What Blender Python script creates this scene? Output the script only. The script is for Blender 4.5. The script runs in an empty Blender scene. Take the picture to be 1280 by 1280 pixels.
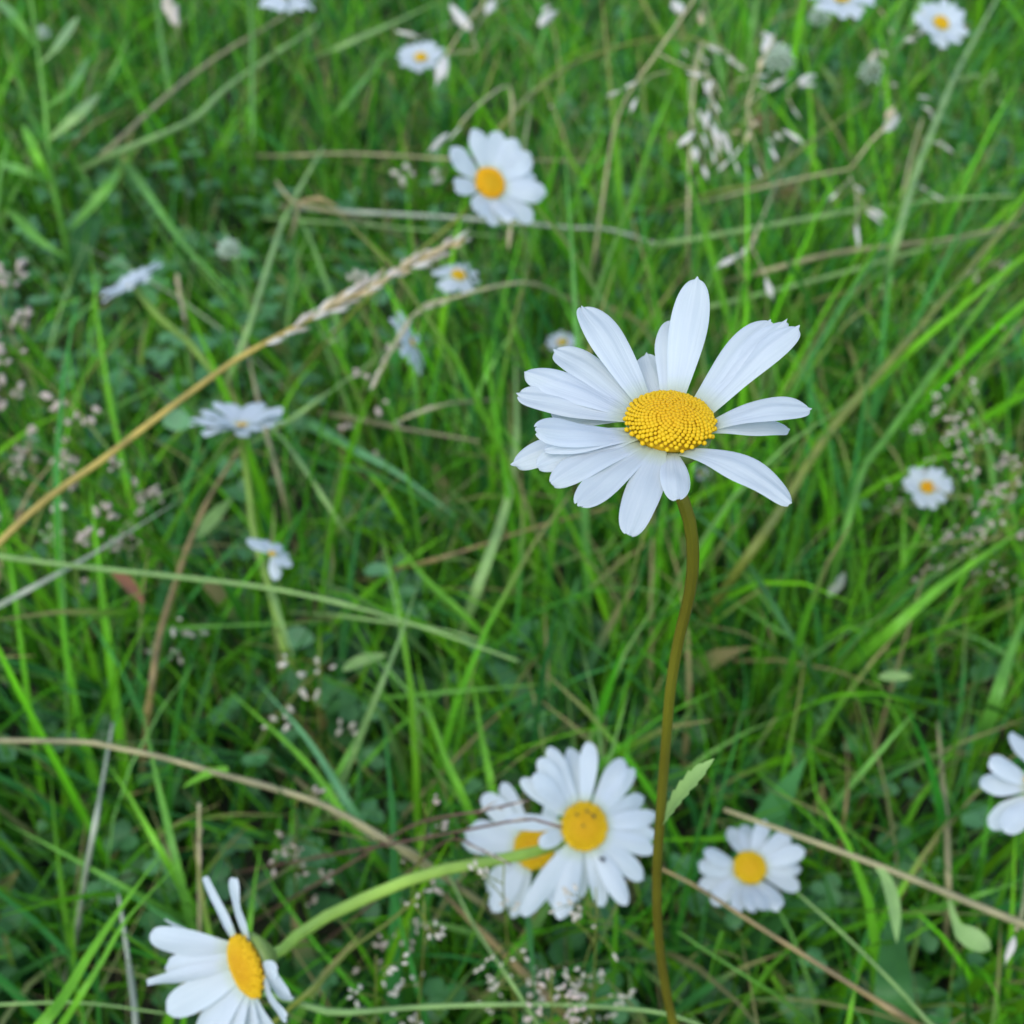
import bpy, math, random
import numpy as np
from mathutils import Vector, Matrix

# ------------------------------------------------------------------ camera, sky, sun, exposure
SC = bpy.context.scene
COL = SC.collection
CAM_H, PITCH, T = 0.62, math.radians(42.0), math.tan(math.radians(21.0))
cam_data = bpy.data.cameras.new("camera")
cam = bpy.data.objects.new("camera", cam_data)
COL.objects.link(cam)
cam.location = (0, 0, CAM_H)
cam.rotation_euler = (math.pi / 2 - PITCH, 0, 0)
cam_data.sensor_width = 36
cam_data.lens = 18 / T
cam_data.clip_start = 0.01
cam_data.clip_end = 500
cam_data.dof.use_dof = True
cam_data.dof.focus_distance = 0.25
cam_data.dof.aperture_fstop = 21
SC.camera = cam

SUN_EL, SUN_AZ = math.radians(55), math.radians(205)     # azimuth measured from +Y towards +X
W = bpy.data.worlds.new("World")
SC.world = W
W.use_nodes = True
nt = W.node_tree
bg = nt.nodes["Background"]
sky = nt.nodes.new("ShaderNodeTexSky")
sky.sky_type = 'NISHITA'
sky.sun_disc = False
sky.sun_elevation = SUN_EL
sky.sun_rotation = SUN_AZ
sky.dust_density = 0.8
sky.ozone_density = 0.6
nt.links.new(sky.outputs[0], bg.inputs[0])
bg.inputs[1].default_value = 0.15

sun_data = bpy.data.lights.new("sun", 'SUN')
sun_data.energy = 0.9
sun_data.angle = math.radians(40)
sun_data.color = (1.0, 0.98, 0.92)
sun = bpy.data.objects.new("sun", sun_data)
COL.objects.link(sun)
sd = Vector((math.sin(SUN_AZ) * math.cos(SUN_EL), math.cos(SUN_AZ) * math.cos(SUN_EL), math.sin(SUN_EL)))
sun.rotation_euler = sd.to_track_quat('Z', 'Y').to_euler()

SC.view_settings.view_transform = 'Standard'
SC.view_settings.look = 'None'
SC.view_settings.exposure = 1.2
SC.view_settings.gamma = 1
SC.view_settings.use_curve_mapping = False
SC.cycles.use_denoising = True
SC.cycles.max_bounces = 10
SC.cycles.diffuse_bounces = 4
SC.cycles.transmission_bounces = 6

# ------------------------------------------------------------------ geometry helpers
RIGHT = np.array([1.0, 0, 0])
FWD = np.array([0, math.cos(PITCH), -math.sin(PITCH)])
UP = np.array([0, math.sin(PITCH), math.cos(PITCH)])
CAMP = np.array([0, 0, CAM_H])
Z = np.array([0, 0, 1.0])
MPP = 2 * T / 1280                       # metres per photo pixel at one metre


def ray(px, py):
    return FWD + RIGHT * ((px - 640) / 640 * T) + UP * ((640 - py) / 640 * T)


def P(px, py, d):
    return CAMP + ray(px, py) * d


def PZ(px, py, z):
    r = ray(px, py)
    return CAMP + r * ((z - CAM_H) / r[2])


def depth(p):
    return float(np.dot(np.asarray(p) - CAMP, FWD))


def project(p):
    v = np.asarray(p) - CAMP
    d = v @ FWD
    return 640 + (v @ RIGHT) / d / T * 640, 640 - (v @ UP) / d / T * 640


def cam_vec(x, y, z):
    """x right, y up in the picture, z towards the camera"""
    v = RIGHT * x + UP * y - FWD * z
    return v / np.linalg.norm(v)


def unit(v):
    v = np.asarray(v, float)
    n = np.linalg.norm(v)
    return v / n if n > 1e-12 else np.array([0, 0, 1.0])


def smooth_path(pts, n):
    """Catmull-Rom through pts, n samples evenly by arc length"""
    pts = np.asarray(pts, float)
    if len(pts) == 2:
        t = np.linspace(0, 1, n)[:, None]
        return pts[0] * (1 - t) + pts[1] * t
    q = np.vstack([2 * pts[0] - pts[1], pts, 2 * pts[-1] - pts[-2]])
    out = []
    for i in range(1, len(q) - 2):
        t = np.linspace(0, 1, 12, endpoint=False)[:, None]
        a, b, c, d = q[i - 1], q[i], q[i + 1], q[i + 2]
        out.append(0.5 * (2 * b + (c - a) * t + (2 * a - 5 * b + 4 * c - d) * t ** 2 + (-a + 3 * b - 3 * c + d) * t ** 3))
    out = np.vstack(out + [pts[-1][None]])
    s = np.concatenate([[0], np.cumsum(np.linalg.norm(np.diff(out, axis=0), axis=1))])
    u = np.linspace(0, s[-1], n)
    return np.stack([np.interp(u, s, out[:, k]) for k in range(3)], 1)


def tangents(path):
    t = np.gradient(path, axis=0)
    return t / np.maximum(np.linalg.norm(t, axis=1, keepdims=True), 1e-12)


class MB:
    """collects faces of ONE part"""

    def __init__(self):
        self.v, self.f, self.uv, self.col = [], [], [], []
        self.n = 0

    def add(self, verts, faces, uv=None, col=None):
        verts = np.asarray(verts, float)
        self.v.append(verts)
        self.f += [tuple(i + self.n for i in f) for f in faces]
        self.uv.append(np.asarray(uv, float) if uv is not None else np.zeros((len(verts), 2)))
        c = np.ones((len(verts), 4))
        if col is not None:
            c[:, :3] = col
        self.col.append(c)
        self.n += len(verts)
        return self

    def tube(self, path, radii, sides=8, col=None, cap=True, flute=0):
        path = np.asarray(path, float)
        n = len(path)
        radii = np.interp(np.linspace(0, 1, n), np.linspace(0, 1, len(np.atleast_1d(radii))), np.atleast_1d(radii))
        t = tangents(path)
        a = unit(np.cross(t[0], [0.31, 0.87, 0.4]))
        vs, uv = [], []
        for i in range(n):
            a = unit(a - t[i] * np.dot(a, t[i]))
            b = np.cross(t[i], a)
            for k in range(sides):
                w = 2 * math.pi * k / sides
                vs.append(path[i] + radii[i] * (1 + flute * math.cos(w * 5)) * (a * math.cos(w) + b * math.sin(w)))
                uv.append((i / (n - 1), k / sides))
        fs = [(i * sides + k, i * sides + (k + 1) % sides, (i + 1) * sides + (k + 1) % sides, (i + 1) * sides + k)
              for i in range(n - 1) for k in range(sides)]
        if cap:
            fs.append(tuple(range(sides))[::-1])
            fs.append(tuple((n - 1) * sides + k for k in range(sides)))
        return self.add(vs, fs, uv, col)

    def sheet(self, grid, uv=None, col=None):
        """grid: (nu, nv, 3)"""
        nu, nv = grid.shape[:2]
        fs = [(i * nv + j, i * nv + j + 1, (i + 1) * nv + j + 1, (i + 1) * nv + j) for i in range(nu - 1) for j in range(nv - 1)]
        if uv is None:
            U, V = np.meshgrid(np.linspace(0, 1, nu), np.linspace(0, 1, nv), indexing='ij')
            uv = np.stack([U.ravel(), V.ravel()], 1)
        return self.add(grid.reshape(-1, 3), fs, uv, col)

    def lathe(self, prof, axis, origin, sides=12, col=None):
        """prof: list of (radius, height along axis)"""
        axis = unit(axis)
        a = unit(np.cross(axis, [0.3, 0.8, 0.52]))
        b = np.cross(axis, a)
        vs = [np.asarray(origin) + axis * h + r * (a * math.cos(2 * math.pi * k / sides) + b * math.sin(2 * math.pi * k / sides))
              for r, h in prof for k in range(sides)]
        n = len(prof)
        fs = [(i * sides + k, i * sides + (k + 1) % sides, (i + 1) * sides + (k + 1) % sides, (i + 1) * sides + k)
              for i in range(n - 1) for k in range(sides)]
        fs += [tuple(range(sides))[::-1], tuple((n - 1) * sides + k for k in range(sides))]
        return self.add(vs, fs, None, col)

    def spindle(self, a, b, r, sides=6, bulge=0.4, col=None, rows=6):
        """pointed grain from a to b"""
        a, b = np.asarray(a, float), np.asarray(b, float)
        ts = np.linspace(0, 1, rows)
        L = np.linalg.norm(b - a)
        prof = []
        for t in ts:
            u = t / bulge if t < bulge else (1 - t) / (1 - bulge)
            prof.append((max(r * math.sin(u * math.pi / 2) ** 0.8, r * 0.08), L * t))
        return self.lathe(prof, b - a, a, sides, col)

    def mesh(self, name, off=(0, 0, 0), smooth=True):
        v = np.vstack(self.v) - np.asarray(off)
        me = bpy.data.meshes.new(name)
        me.from_pydata(v.tolist(), [], self.f)
        uv = np.vstack(self.uv)
        lay = me.uv_layers.new(name="UVMap")
        li = np.empty(len(me.loops), dtype=np.int32)
        me.loops.foreach_get("vertex_index", li)
        lay.data.foreach_set("uv", uv[li].ravel())
        ca = me.color_attributes.new("tint", 'FLOAT_COLOR', 'POINT')
        ca.data.foreach_set("color", np.vstack(self.col).ravel())
        if smooth:
            me.polygons.foreach_set("use_smooth", [True] * len(me.polygons))
        me.update()
        return me


def link(name, me, mat, parent=None, loc=(0, 0, 0)):
    o = bpy.data.objects.new(name, me)
    COL.objects.link(o)
    if mat and not me.materials:
        me.materials.append(mat)
    o.location = loc
    if parent:
        o.parent = parent
    return o


def tag(o, label=None, cat=None, group=None, kind=None):
    if label:
        o['label'] = label
    if cat:
        o['category'] = cat
    if group:
        o['group'] = group
    if kind:
        o['kind'] = kind
    return o


class Thing:
    def __init__(self, name, label, cat, base, group=None):
        self.base = np.asarray(base, float)
        self.root = bpy.data.objects.new(name, None)
        self.root.empty_display_size = 0.01
        COL.objects.link(self.root)
        self.root.location = self.base
        tag(self.root, label, cat, group)

    def part(self, name, mb, mat, parent=None):
        return link(name, mb.mesh(name, self.base), mat, parent or self.root)

    def copy_part(self, name, me, mat, loc, mtx3, scale=1.0):
        o = link(name, me, mat, self.root)
        m = Matrix(np.asarray(mtx3).tolist()).to_4x4() @ Matrix.Scale(scale, 4)
        m.translation = Vector(np.asarray(loc) - self.base)
        o.matrix_local = m
        return o


# ------------------------------------------------------------------ materials
def new_mat(name):
    m = bpy.data.materials.new(name)
    m.use_nodes = True
    return m, m.node_tree.nodes, m.node_tree.links, m.node_tree.nodes["Principled BSDF"]


def leaf_mat(name, rgb, trans=0.3, rough=0.45, spec=0.35, var=0.35, tint=False, warm=(1.25, 1.05, 0.7), nscale=60):
    m, N, L, b = new_mat(name)
    out = N["Material Output"]
    b.inputs["Roughness"].default_value = rough
    b.inputs["Specular IOR Level"].default_value = spec
    tc = N.new("ShaderNodeTexCoord")
    no = N.new("ShaderNodeTexNoise")
    no.inputs["Scale"].default_value = nscale
    no.inputs["Detail"].default_value = 3
    L.new(tc.outputs["Object"], no.inputs["Vector"])
    rp = N.new("ShaderNodeMapRange")
    rp.inputs[1].default_value, rp.inputs[2].default_value = 0.35, 0.65
    L.new(no.outputs["Fac"], rp.inputs[0])
    mx = N.new("ShaderNodeMix")
    mx.data_type = 'RGBA'
    L.new(rp.outputs[0], mx.inputs[0])
    c1 = [c * (1 - var * 0.5) for c in rgb]
    c2 = [c * (1 + var * 0.5 * w) for c, w in zip(rgb, warm)]
    mx.inputs[6].default_value = (*c1, 1)
    mx.inputs[7].default_value = (*c2, 1)
    col = mx.outputs[2]
    if tint:
        at = N.new("ShaderNodeAttribute")
        at.attribute_name = "tint"
        mu = N.new("ShaderNodeMix")
        mu.data_type = 'RGBA'
        mu.blend_type = 'MULTIPLY'
        mu.inputs[0].default_value = 1
        L.new(col, mu.inputs[6])
        L.new(at.outputs["Color"], mu.inputs[7])
        col = mu.outputs[2]
    # fine lengthwise veins as a bump
    uvn = N.new("ShaderNodeUVMap")
    wv = N.new("ShaderNodeTexWave")
    wv.wave_type = 'BANDS'
    wv.bands_direction = 'Y'
    wv.inputs["Scale"].default_value = 2.2
    wv.inputs["Distortion"].default_value = 0.6
    L.new(uvn.outputs[0], wv.inputs["Vector"])
    bp = N.new("ShaderNodeBump")
    bp.inputs["Strength"].default_value = 0.25
    bp.inputs["Distance"].default_value = 0.0004
    L.new(wv.outputs["Fac"], bp.inputs["Height"])
    L.new(bp.outputs[0], b.inputs["Normal"])
    L.new(col, b.inputs["Base Color"])
    if trans > 0:
        tr = N.new("ShaderNodeBsdfTranslucent")
        ms = N.new("ShaderNodeMixShader")
        ms.inputs[0].default_value = trans
        L.new(col, tr.inputs["Color"])
        L.new(b.outputs[0], ms.inputs[1])
        L.new(tr.outputs[0], ms.inputs[2])
        L.new(ms.outputs[0], out.inputs["Surface"])
    return m


def petal_mat():
    m, N, L, b = new_mat("white_petal")
    out = N["Material Output"]
    b.inputs["Roughness"].default_value = 0.55
    b.inputs["Specular IOR Level"].default_value = 0.25
    uvn = N.new("ShaderNodeUVMap")
    mp = N.new("ShaderNodeMapping")
    mp.inputs["Scale"].default_value = (1.2, 11, 1)
    L.new(uvn.outputs[0], mp.inputs[0])
    no = N.new("ShaderNodeTexNoise")
    no.inputs["Scale"].default_value = 1.0
    no.inputs["Detail"].default_value = 4
    L.new(mp.outputs[0], no.inputs["Vector"])
    cr = N.new("ShaderNodeValToRGB")
    cr.color_ramp.elements[0].position, cr.color_ramp.elements[1].position = 0.3, 0.7
    cr.color_ramp.elements[0].color = (0.60, 0.645, 0.66, 1)
    cr.color_ramp.elements[1].color = (0.675, 0.71, 0.72, 1)
    L.new(no.outputs["Fac"], cr.inputs[0])
    sx = N.new("ShaderNodeSeparateXYZ")
    L.new(uvn.outputs[0], sx.inputs[0])
    claw = N.new("ShaderNodeMapRange")
    claw.inputs[1].default_value, claw.inputs[2].default_value = 0.0, 0.16
    L.new(sx.outputs[0], claw.inputs[0])
    mixc = N.new("ShaderNodeMix")
    mixc.data_type = 'RGBA'
    mixc.inputs[6].default_value = (0.55, 0.62, 0.36, 1)
    L.new(claw.outputs[0], mixc.inputs[0])
    L.new(cr.outputs[0], mixc.inputs[7])
    L.new(mixc.outputs[2], b.inputs["Base Color"])
    bp = N.new("ShaderNodeBump")
    bp.inputs["Strength"].default_value = 0.5
    bp.inputs["Distance"].default_value = 0.0004
    L.new(no.outputs["Fac"], bp.inputs["Height"])
    L.new(bp.outputs[0], b.inputs["Normal"])
    tr = N.new("ShaderNodeBsdfTranslucent")
    L.new(cr.outputs[0], tr.inputs["Color"])
    ms = N.new("ShaderNodeMixShader")
    ms.inputs[0].default_value = 0.42
    L.new(b.outputs[0], ms.inputs[1])
    L.new(tr.outputs[0], ms.inputs[2])
    L.new(ms.outputs[0], out.inputs["Surface"])
    return m


def disc_mat():
    m, N, L, b = new_mat("yellow_florets")
    b.inputs["Roughness"].default_value = 0.6
    b.inputs["Specular IOR Level"].default_value = 0.2
    at = N.new("ShaderNodeAttribute")
    at.attribute_name = "tint"
    L.new(at.outputs["Color"], b.inputs["Base Color"])
    b.inputs["Subsurface Weight"].default_value = 0.15
    b.inputs["Subsurface Radius"].default_value = (0.6, 0.35, 0.05)
    b.inputs["Subsurface Scale"].default_value = 0.0006
    return m


def soil_mat():
    m, N, L, b = new_mat("dark_soil")
    tc = N.new("ShaderNodeTexCoord")
    no = N.new("ShaderNodeTexNoise")
    no.inputs["Scale"].default_value = 30
    no.inputs["Detail"].default_value = 8
    L.new(tc.outputs["Object"], no.inputs["Vector"])
    cr = N.new("ShaderNodeValToRGB")
    e = cr.color_ramp.elements
    e[0].position, e[1].position = 0.35, 0.7
    e[0].color = (0.018, 0.022, 0.010, 1)
    e[1].color = (0.055, 0.060, 0.028, 1)
    L.new(no.outputs["Fac"], cr.inputs[0])
    L.new(cr.outputs[0], b.inputs["Base Color"])
    b.inputs["Roughness"].default_value = 0.95
    bp = N.new("ShaderNodeBump")
    bp.inputs["Distance"].default_value = 0.01
    L.new(no.outputs["Fac"], bp.inputs["Height"])
    L.new(bp.outputs[0], b.inputs["Normal"])
    return m


PETAL, DISC, SOIL = petal_mat(), disc_mat(), soil_mat()
GRASS = leaf_mat("grass_blades", (1, 1, 1), trans=0.38, spec=0.22, tint=True, var=0.3, nscale=25)
CLOVER = leaf_mat("clover_leaf", (1, 1, 1), trans=0.3, tint=True, var=0.3, nscale=80, spec=0.5, rough=0.4)
M = {
    'green': leaf_mat("green_blade", (0.13, 0.34, 0.04)),
    'bright': leaf_mat("bright_green_blade", (0.19, 0.5, 0.03), trans=0.4),
    'teal': leaf_mat("bluish_green_blade", (0.14, 0.36, 0.14), spec=0.5),
    'dark': leaf_mat("dark_green_leaf", (0.05, 0.17, 0.035)),
    'palegreen': leaf_mat("pale_green_stem", (0.27, 0.43, 0.13)),
    'tan': leaf_mat("dry_tan_stem", (0.30, 0.27, 0.13), trans=0.15, var=0.5),
    'grey': leaf_mat("weathered_grey_stem", (0.33, 0.36, 0.26), trans=0.15, var=0.4),
    'brown': leaf_mat("brown_stem", (0.23, 0.17, 0.065), trans=0.1, var=0.5),
    'olive': leaf_mat("olive_stem", (0.17, 0.20, 0.03), trans=0.1, var=0.4),
    'straw': leaf_mat("golden_straw", (0.42, 0.31, 0.07), trans=0.1, var=0.5),
    'mainstem': leaf_mat("olive_brown_stem", (0.125, 0.105, 0.007), trans=0.05, var=0.5, warm=(0.7, 1.3, 1.2), nscale=30),
    'daisystem': leaf_mat("daisy_stem", (0.20, 0.32, 0.05), trans=0.1, var=0.3),
    'limestem': leaf_mat("lime_stem", (0.30, 0.46, 0.07), trans=0.1, var=0.4, nscale=40),
    'red': leaf_mat("red_brown_leaf", (0.24, 0.10, 0.045), trans=0.2, var=0.4),
    'husk': leaf_mat("pale_husk", (0.70, 0.66, 0.58), trans=0.25, var=0.5, nscale=300),
    'pinkhusk': leaf_mat("pinkish_husk", (0.58, 0.50, 0.40), trans=0.2, var=0.5, nscale=300),
    'goldhusk': leaf_mat("golden_husk", (0.58, 0.46, 0.26), trans=0.2, var=0.6, nscale=250),
    'rachis': leaf_mat("thin_rachis", (0.40, 0.36, 0.18), trans=0.05, var=0.4),
    'darkrachis': leaf_mat("dark_rachis", (0.13, 0.07, 0.05), trans=0.05, var=0.4),
    'calyx': leaf_mat("calyx_bracts", (0.16, 0.24, 0.05), trans=0.1),
    'cloverhead': leaf_mat("white_clover_floret", (0.42, 0.52, 0.38), trans=0.25, var=0.3, nscale=300),
    'beetle': leaf_mat("beetle_shell", (0.015, 0.012, 0.010), trans=0, rough=0.3, var=0.2),
}

# ------------------------------------------------------------------ ground
def build_ground():
    n = 60
    xs = np.sign(np.linspace(-1, 1, n)) * np.abs(np.linspace(-1, 1, n)) ** 3 * 120
    ys = np.sign(np.linspace(-1, 1, n)) * np.abs(np.linspace(-1, 1, n)) ** 3 * 120
    X, Y = np.meshgrid(xs, ys, indexing='ij')
    Zg = 0.006 * np.sin(X * 9 + 1) * np.cos(Y * 7) * np.exp(-(X ** 2 + Y ** 2) / 60)
    mb = MB().sheet(np.stack([X, Y, Zg - 0.006], -1))
    o = link("ground", mb.mesh("ground"), SOIL)
    tag(o, "dark earth of the meadow seen through the gaps in the grass", "ground", kind="structure")


build_ground()

# ------------------------------------------------------------------ daisies
SIGHT, STALKS = [], []       # (centre, radius) of the flower heads, kept clear of the short grass


def petal_grid(b0, tip, n, arch, W, twist=0.0, nu=14, nv=9, curl=0.15, ridge=0.06, rnd=None, notch=0.05, tipdrop=0.0):
    L = np.linalg.norm(tip - b0)
    t = 1 - (1 - np.linspace(0, 1, nu)) ** 1.45
    mid = (b0 + tip) / 2 + n * arch * L
    c = (1 - t)[:, None] ** 2 * b0 + 2 * ((1 - t) * t)[:, None] * mid + t[:, None] ** 2 * tip
    c = c - n * (tipdrop * L * np.clip((t - 0.6) / 0.4, 0, 1) ** 2)[:, None]
    tg = tangents(c)
    v = np.linspace(-1, 1, nv)
    prof = 0.42 + 0.58 * np.sin(np.clip(t / 0.62, 0, 1) * math.pi / 2) ** 1.1
    tipround = np.where(t > 0.6, np.sqrt(np.clip(1 - ((t - 0.6) / 0.405) ** 2, 0, 1)), 1.0) ** 0.85
    w = W / 2 * prof * tipround
    if rnd:
        w = w * (1 + 0.035 * np.sin(t * rnd.uniform(5, 11) + rnd.uniform(0, 6)))
    ph = rnd.uniform(-0.5, 0.5) if rnd else 0
    g = np.zeros((nu, nv, 3))
    for i in range(nu):
        side = unit(np.cross(tg[i], n))
        nn = np.cross(side, tg[i])
        a = twist * t[i]
        s2 = side * math.cos(a) + nn * math.sin(a)
        n2 = -side * math.sin(a) + nn * math.cos(a)
        fade = math.sin(min(t[i] * 1.3, 1) * math.pi / 2)
        zz = W * (ridge * np.cos(v * 3 * math.pi / 1.25 + ph) - curl * (v ** 2)) * fade
        zz = zz + W * fade * (0.05 * math.sin(t[i] * 7 + ph * 9) * v + 0.035 * math.sin(t[i] * 11 + ph * 5 + 2.0) * np.cos(v * 2 + ph))
        back = notch * L * (0.5 - 0.5 * np.cos(v * 4.2 + ph * 3)) * np.clip((t[i] - 0.75) / 0.25, 0, 1) ** 2
        g[i] = c[i] + np.outer(v * w[i], s2) + np.outer(zz, n2) - np.outer(back, tg[i])
    return g


def disc_part(C, N, r, n, dome, rnd, bump=0.5, edge=(0.72, 0.42, 0.008), core=(0.66, 0.30, 0.004), sides=6):
    mb = MB()
    prof = [(r * 0.86, -r * 0.1)] + [(r * 0.92 * math.cos(a), dome * r * math.sin(a)) for a in np.linspace(0, 1.5, 7)]
    mb.lathe(prof, N, C, 24, np.array(core) * 0.8)
    a0 = unit(np.cross(N, [0.3, 0.8, 0.5]))
    b0 = np.cross(N, a0)
    for i in range(n):
        q = math.sqrt((i + 0.5) / n)
        th = i * 2.399963
        rr = r * q
        h = dome * r * math.sqrt(max(0, 1 - q * q * 0.97)) - max(0, q - 0.97) * r * 1.5
        th += rnd.uniform(-0.3, 0.3) / math.sqrt(i + 1)
        pos = C + (a0 * math.cos(th) + b0 * math.sin(th)) * rr + N * h
        out = unit((a0 * math.cos(th) + b0 * math.sin(th)) * q * 0.9 + N * (1.15 - q * 0.6))
        s = r / math.sqrt(n) * (1.02 + 0.14 * q) * rnd.uniform(0.84, 1.14)
        k = np.clip((q - 0.35) / 0.5, 0, 1) + rnd.uniform(-0.12, 0.12)
        col = np.array(core) * (1 - k) + np.array(edge) * k
        hgt = s * (0.55 + bump * min(1, q) ** 2 * rnd.uniform(0.8, 1.2))
        mb.lathe([(s * 0.9, -s * 0.5), (s, hgt * 0.35), (s * 0.78, hgt * 0.8), (s * 0.3, hgt)], out, pos, sides, np.clip(col, 0, 1))
    return mb


def daisy(label, px, py, d, N, disc_px, tips=None, auto=None, stem=None, stem_r=0.0011, stem_mat='daisystem', Lpx=None, wpx=None,
          florets=90, hi=False, seed=1, dome=0.4, core=(0.56, 0.32, 0.004), edge=(0.62, 0.40, 0.006), calyx=True, extra=None, taper=None, group="oxeye daisies growing in the meadow"):
    """tips: list of (px, py[, L factor, width factor, arch, twist]);  auto: (count, radius px, elevation deg)"""
    rnd = random.Random(seed)
    s = MPP * d
    C = P(px, py, d)
    N = unit(N)
    r = disc_px * s
    if stem is None:
        stem = []
    pts = [C - N * r * 0.35, C - N * r * 0.9 - Z * r * 0.2]
    for q in stem:
        if len(q) == 3:
            pts.append(PZ(q[0], q[1], q[2]))
        else:                                   # (px, py, depth, 'd')
            pts.append(P(q[0], q[1], q[2]))
    base = pts[-1].copy()
    if base[2] > 0.02:                          # go on down into the turf
        tg = unit(pts[-1] - pts[-2])
        h = base[2]
        pts.append(base + np.array([tg[0], tg[1], min(tg[2], -0.6)]) * h * 0.3)
        q = pts[-1]
        base = np.array([q[0] + tg[0] * h * 0.25, q[1] + tg[1] * h * 0.25, 0.0])
        pts.append(base)
    th = Thing("oxeye_daisy", label, "daisy", base, group)
    path = smooth_path(pts, 90 if hi else 24)
    th.part("stem", MB().tube(path, [stem_r * k for k in taper] if taper else [stem_r * 1.02, stem_r * 0.95, stem_r, stem_r * 1.05, stem_r * 1.02, stem_r * 1.12, stem_r * 1.25], 20 if hi else 8, flute=0.07 if hi else 0), M[stem_mat])
    th.part("flower_disc", disc_part(C, N, r, florets, dome, rnd, 0.75 if hi else 0.45, edge, core, 7 if hi else 5), DISC)
    if calyx:
        th.part("calyx", MB().lathe([(stem_r * 1.1, -r * 0.95), (r * 0.55, -r * 0.75), (r * 0.95, -r * 0.4), (r * 0.98, -r * 0.14)], N, C, 16), M['calyx'])
    specs = []
    if tips:
        for q in tips:
            tx, ty = q[0], q[1]
            fl = q[2] if len(q) > 2 else 1.0
            Lr = Lpx * s * fl
            rr = ray(tx, ty)
            best = None
            for h in np.linspace(-0.75, 0.95, 171) * Lr:
                den = rr @ N
                if abs(den) < 1e-6:
                    continue
                k = ((C + N * h - CAMP) @ N) / den
                if k <= 0:
                    continue
                pt = CAMP + rr * k
                err = abs(np.linalg.norm(pt - C) - Lr) / Lr + 0.12 * abs(h) / Lr
                if best is None or err < best[0]:
                    best = (err, pt, h)
            specs.append((best[1], q[3] if len(q) > 3 else 1.0, q[4] if len(q) > 4 else rnd.uniform(0.02, 0.09), q[5] if len(q) > 5 else rnd.uniform(-0.25, 0.25), q[6] if len(q) > 6 else 0.0))
    if auto:
        cnt, rad, el = auto[:3]
        a0 = unit(np.cross(N, [0.3, 0.8, 0.5]))
        b0 = np.cross(N, a0)
        gap = auto[3] if len(auto) > 3 else 0
        for i in range(cnt):
            if gap and rnd.random() < gap:
                continue
            a = 2 * math.pi * (i + rnd.uniform(-0.25, 0.25)) / cnt
            e = math.radians(el + rnd.uniform(-9, 9))
            Lr = rad * s * rnd.uniform(0.86, 1.05)
            rd = a0 * math.cos(a) + b0 * math.sin(a)
            specs.append((C + rd * Lr * math.cos(e) + N * Lr * math.sin(e), rnd.uniform(0.85, 1.1), rnd.uniform(0.03, 0.1), rnd.uniform(-0.3, 0.3), 0.0))
    wm = wpx * s
    for i, (tip, wf, arch, tw, turn) in enumerate(specs):
        rd = tip - C
        rd = unit(rd - N * (rd @ N))
        rd = rd * math.cos(turn) + np.cross(N, rd) * math.sin(turn)
        b0 = C + rd * r * 0.86 - N * (0.05 * r + 0.00025 * (i % 3))
        g = petal_grid(b0, tip, N, arch, wm * wf, tw, 22 if hi else 10, 11 if hi else 6, curl=rnd.uniform(0.02, 0.16), ridge=0.024 if hi else 0.022,
                       rnd=rnd, notch=rnd.uniform(0.0, 0.03), tipdrop=rnd.uniform(0, 0.07))
        th.part("petal", MB().sheet(g), PETAL)
    rad = max([np.linalg.norm(t[0] - C) for t in specs] + [r])
    SIGHT.append((C, rad))
    if extra:
        extra(th, C, N, s)
    return th


def toothed_leaf(p0, p1, width, n, teeth=6, bend=0.08, nu=26):
    """serrated leaf from p0 to p1 with its face towards n"""
    L = np.linalg.norm(p1 - p0)
    t = np.linspace(0, 1, nu)
    c = p0 + (p1 - p0) * t[:, None] + n * (bend * L * np.sin(t * math.pi))[:, None]
    tg = tangents(c)
    g = np.zeros((nu, 5, 3))
    for i in range(nu):
        side = unit(np.cross(tg[i], n))
        nn = np.cross(side, tg[i])
        w = width / 2 * (math.sin(min(1, t[i] * 1.5 + 0.12) * math.pi / 2)) * (1 - max(0, (t[i] - 0.7) / 0.3) ** 1.6)
        if teeth:
            w *= 0.8 + 0.32 * ((t[i] * teeth) % 1.0)
        for j, v in enumerate((-1, -0.5, 0, 0.5, 1)):
            g[i, j] = c[i] + side * v * w + nn * abs(v) * w * 0.35
    return g


def main_leaf(th, C, N, s):
    a, b = P(827, 1032, 0.339), P(893, 948, 0.322)
    g = toothed_leaf(a, b, 20 * MPP * 0.33, cam_vec(-0.45, 0.35, 0.8), 7, 0.1, 44)
    th.part("leaf", MB().sheet(g), M['palegreen'])


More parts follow.
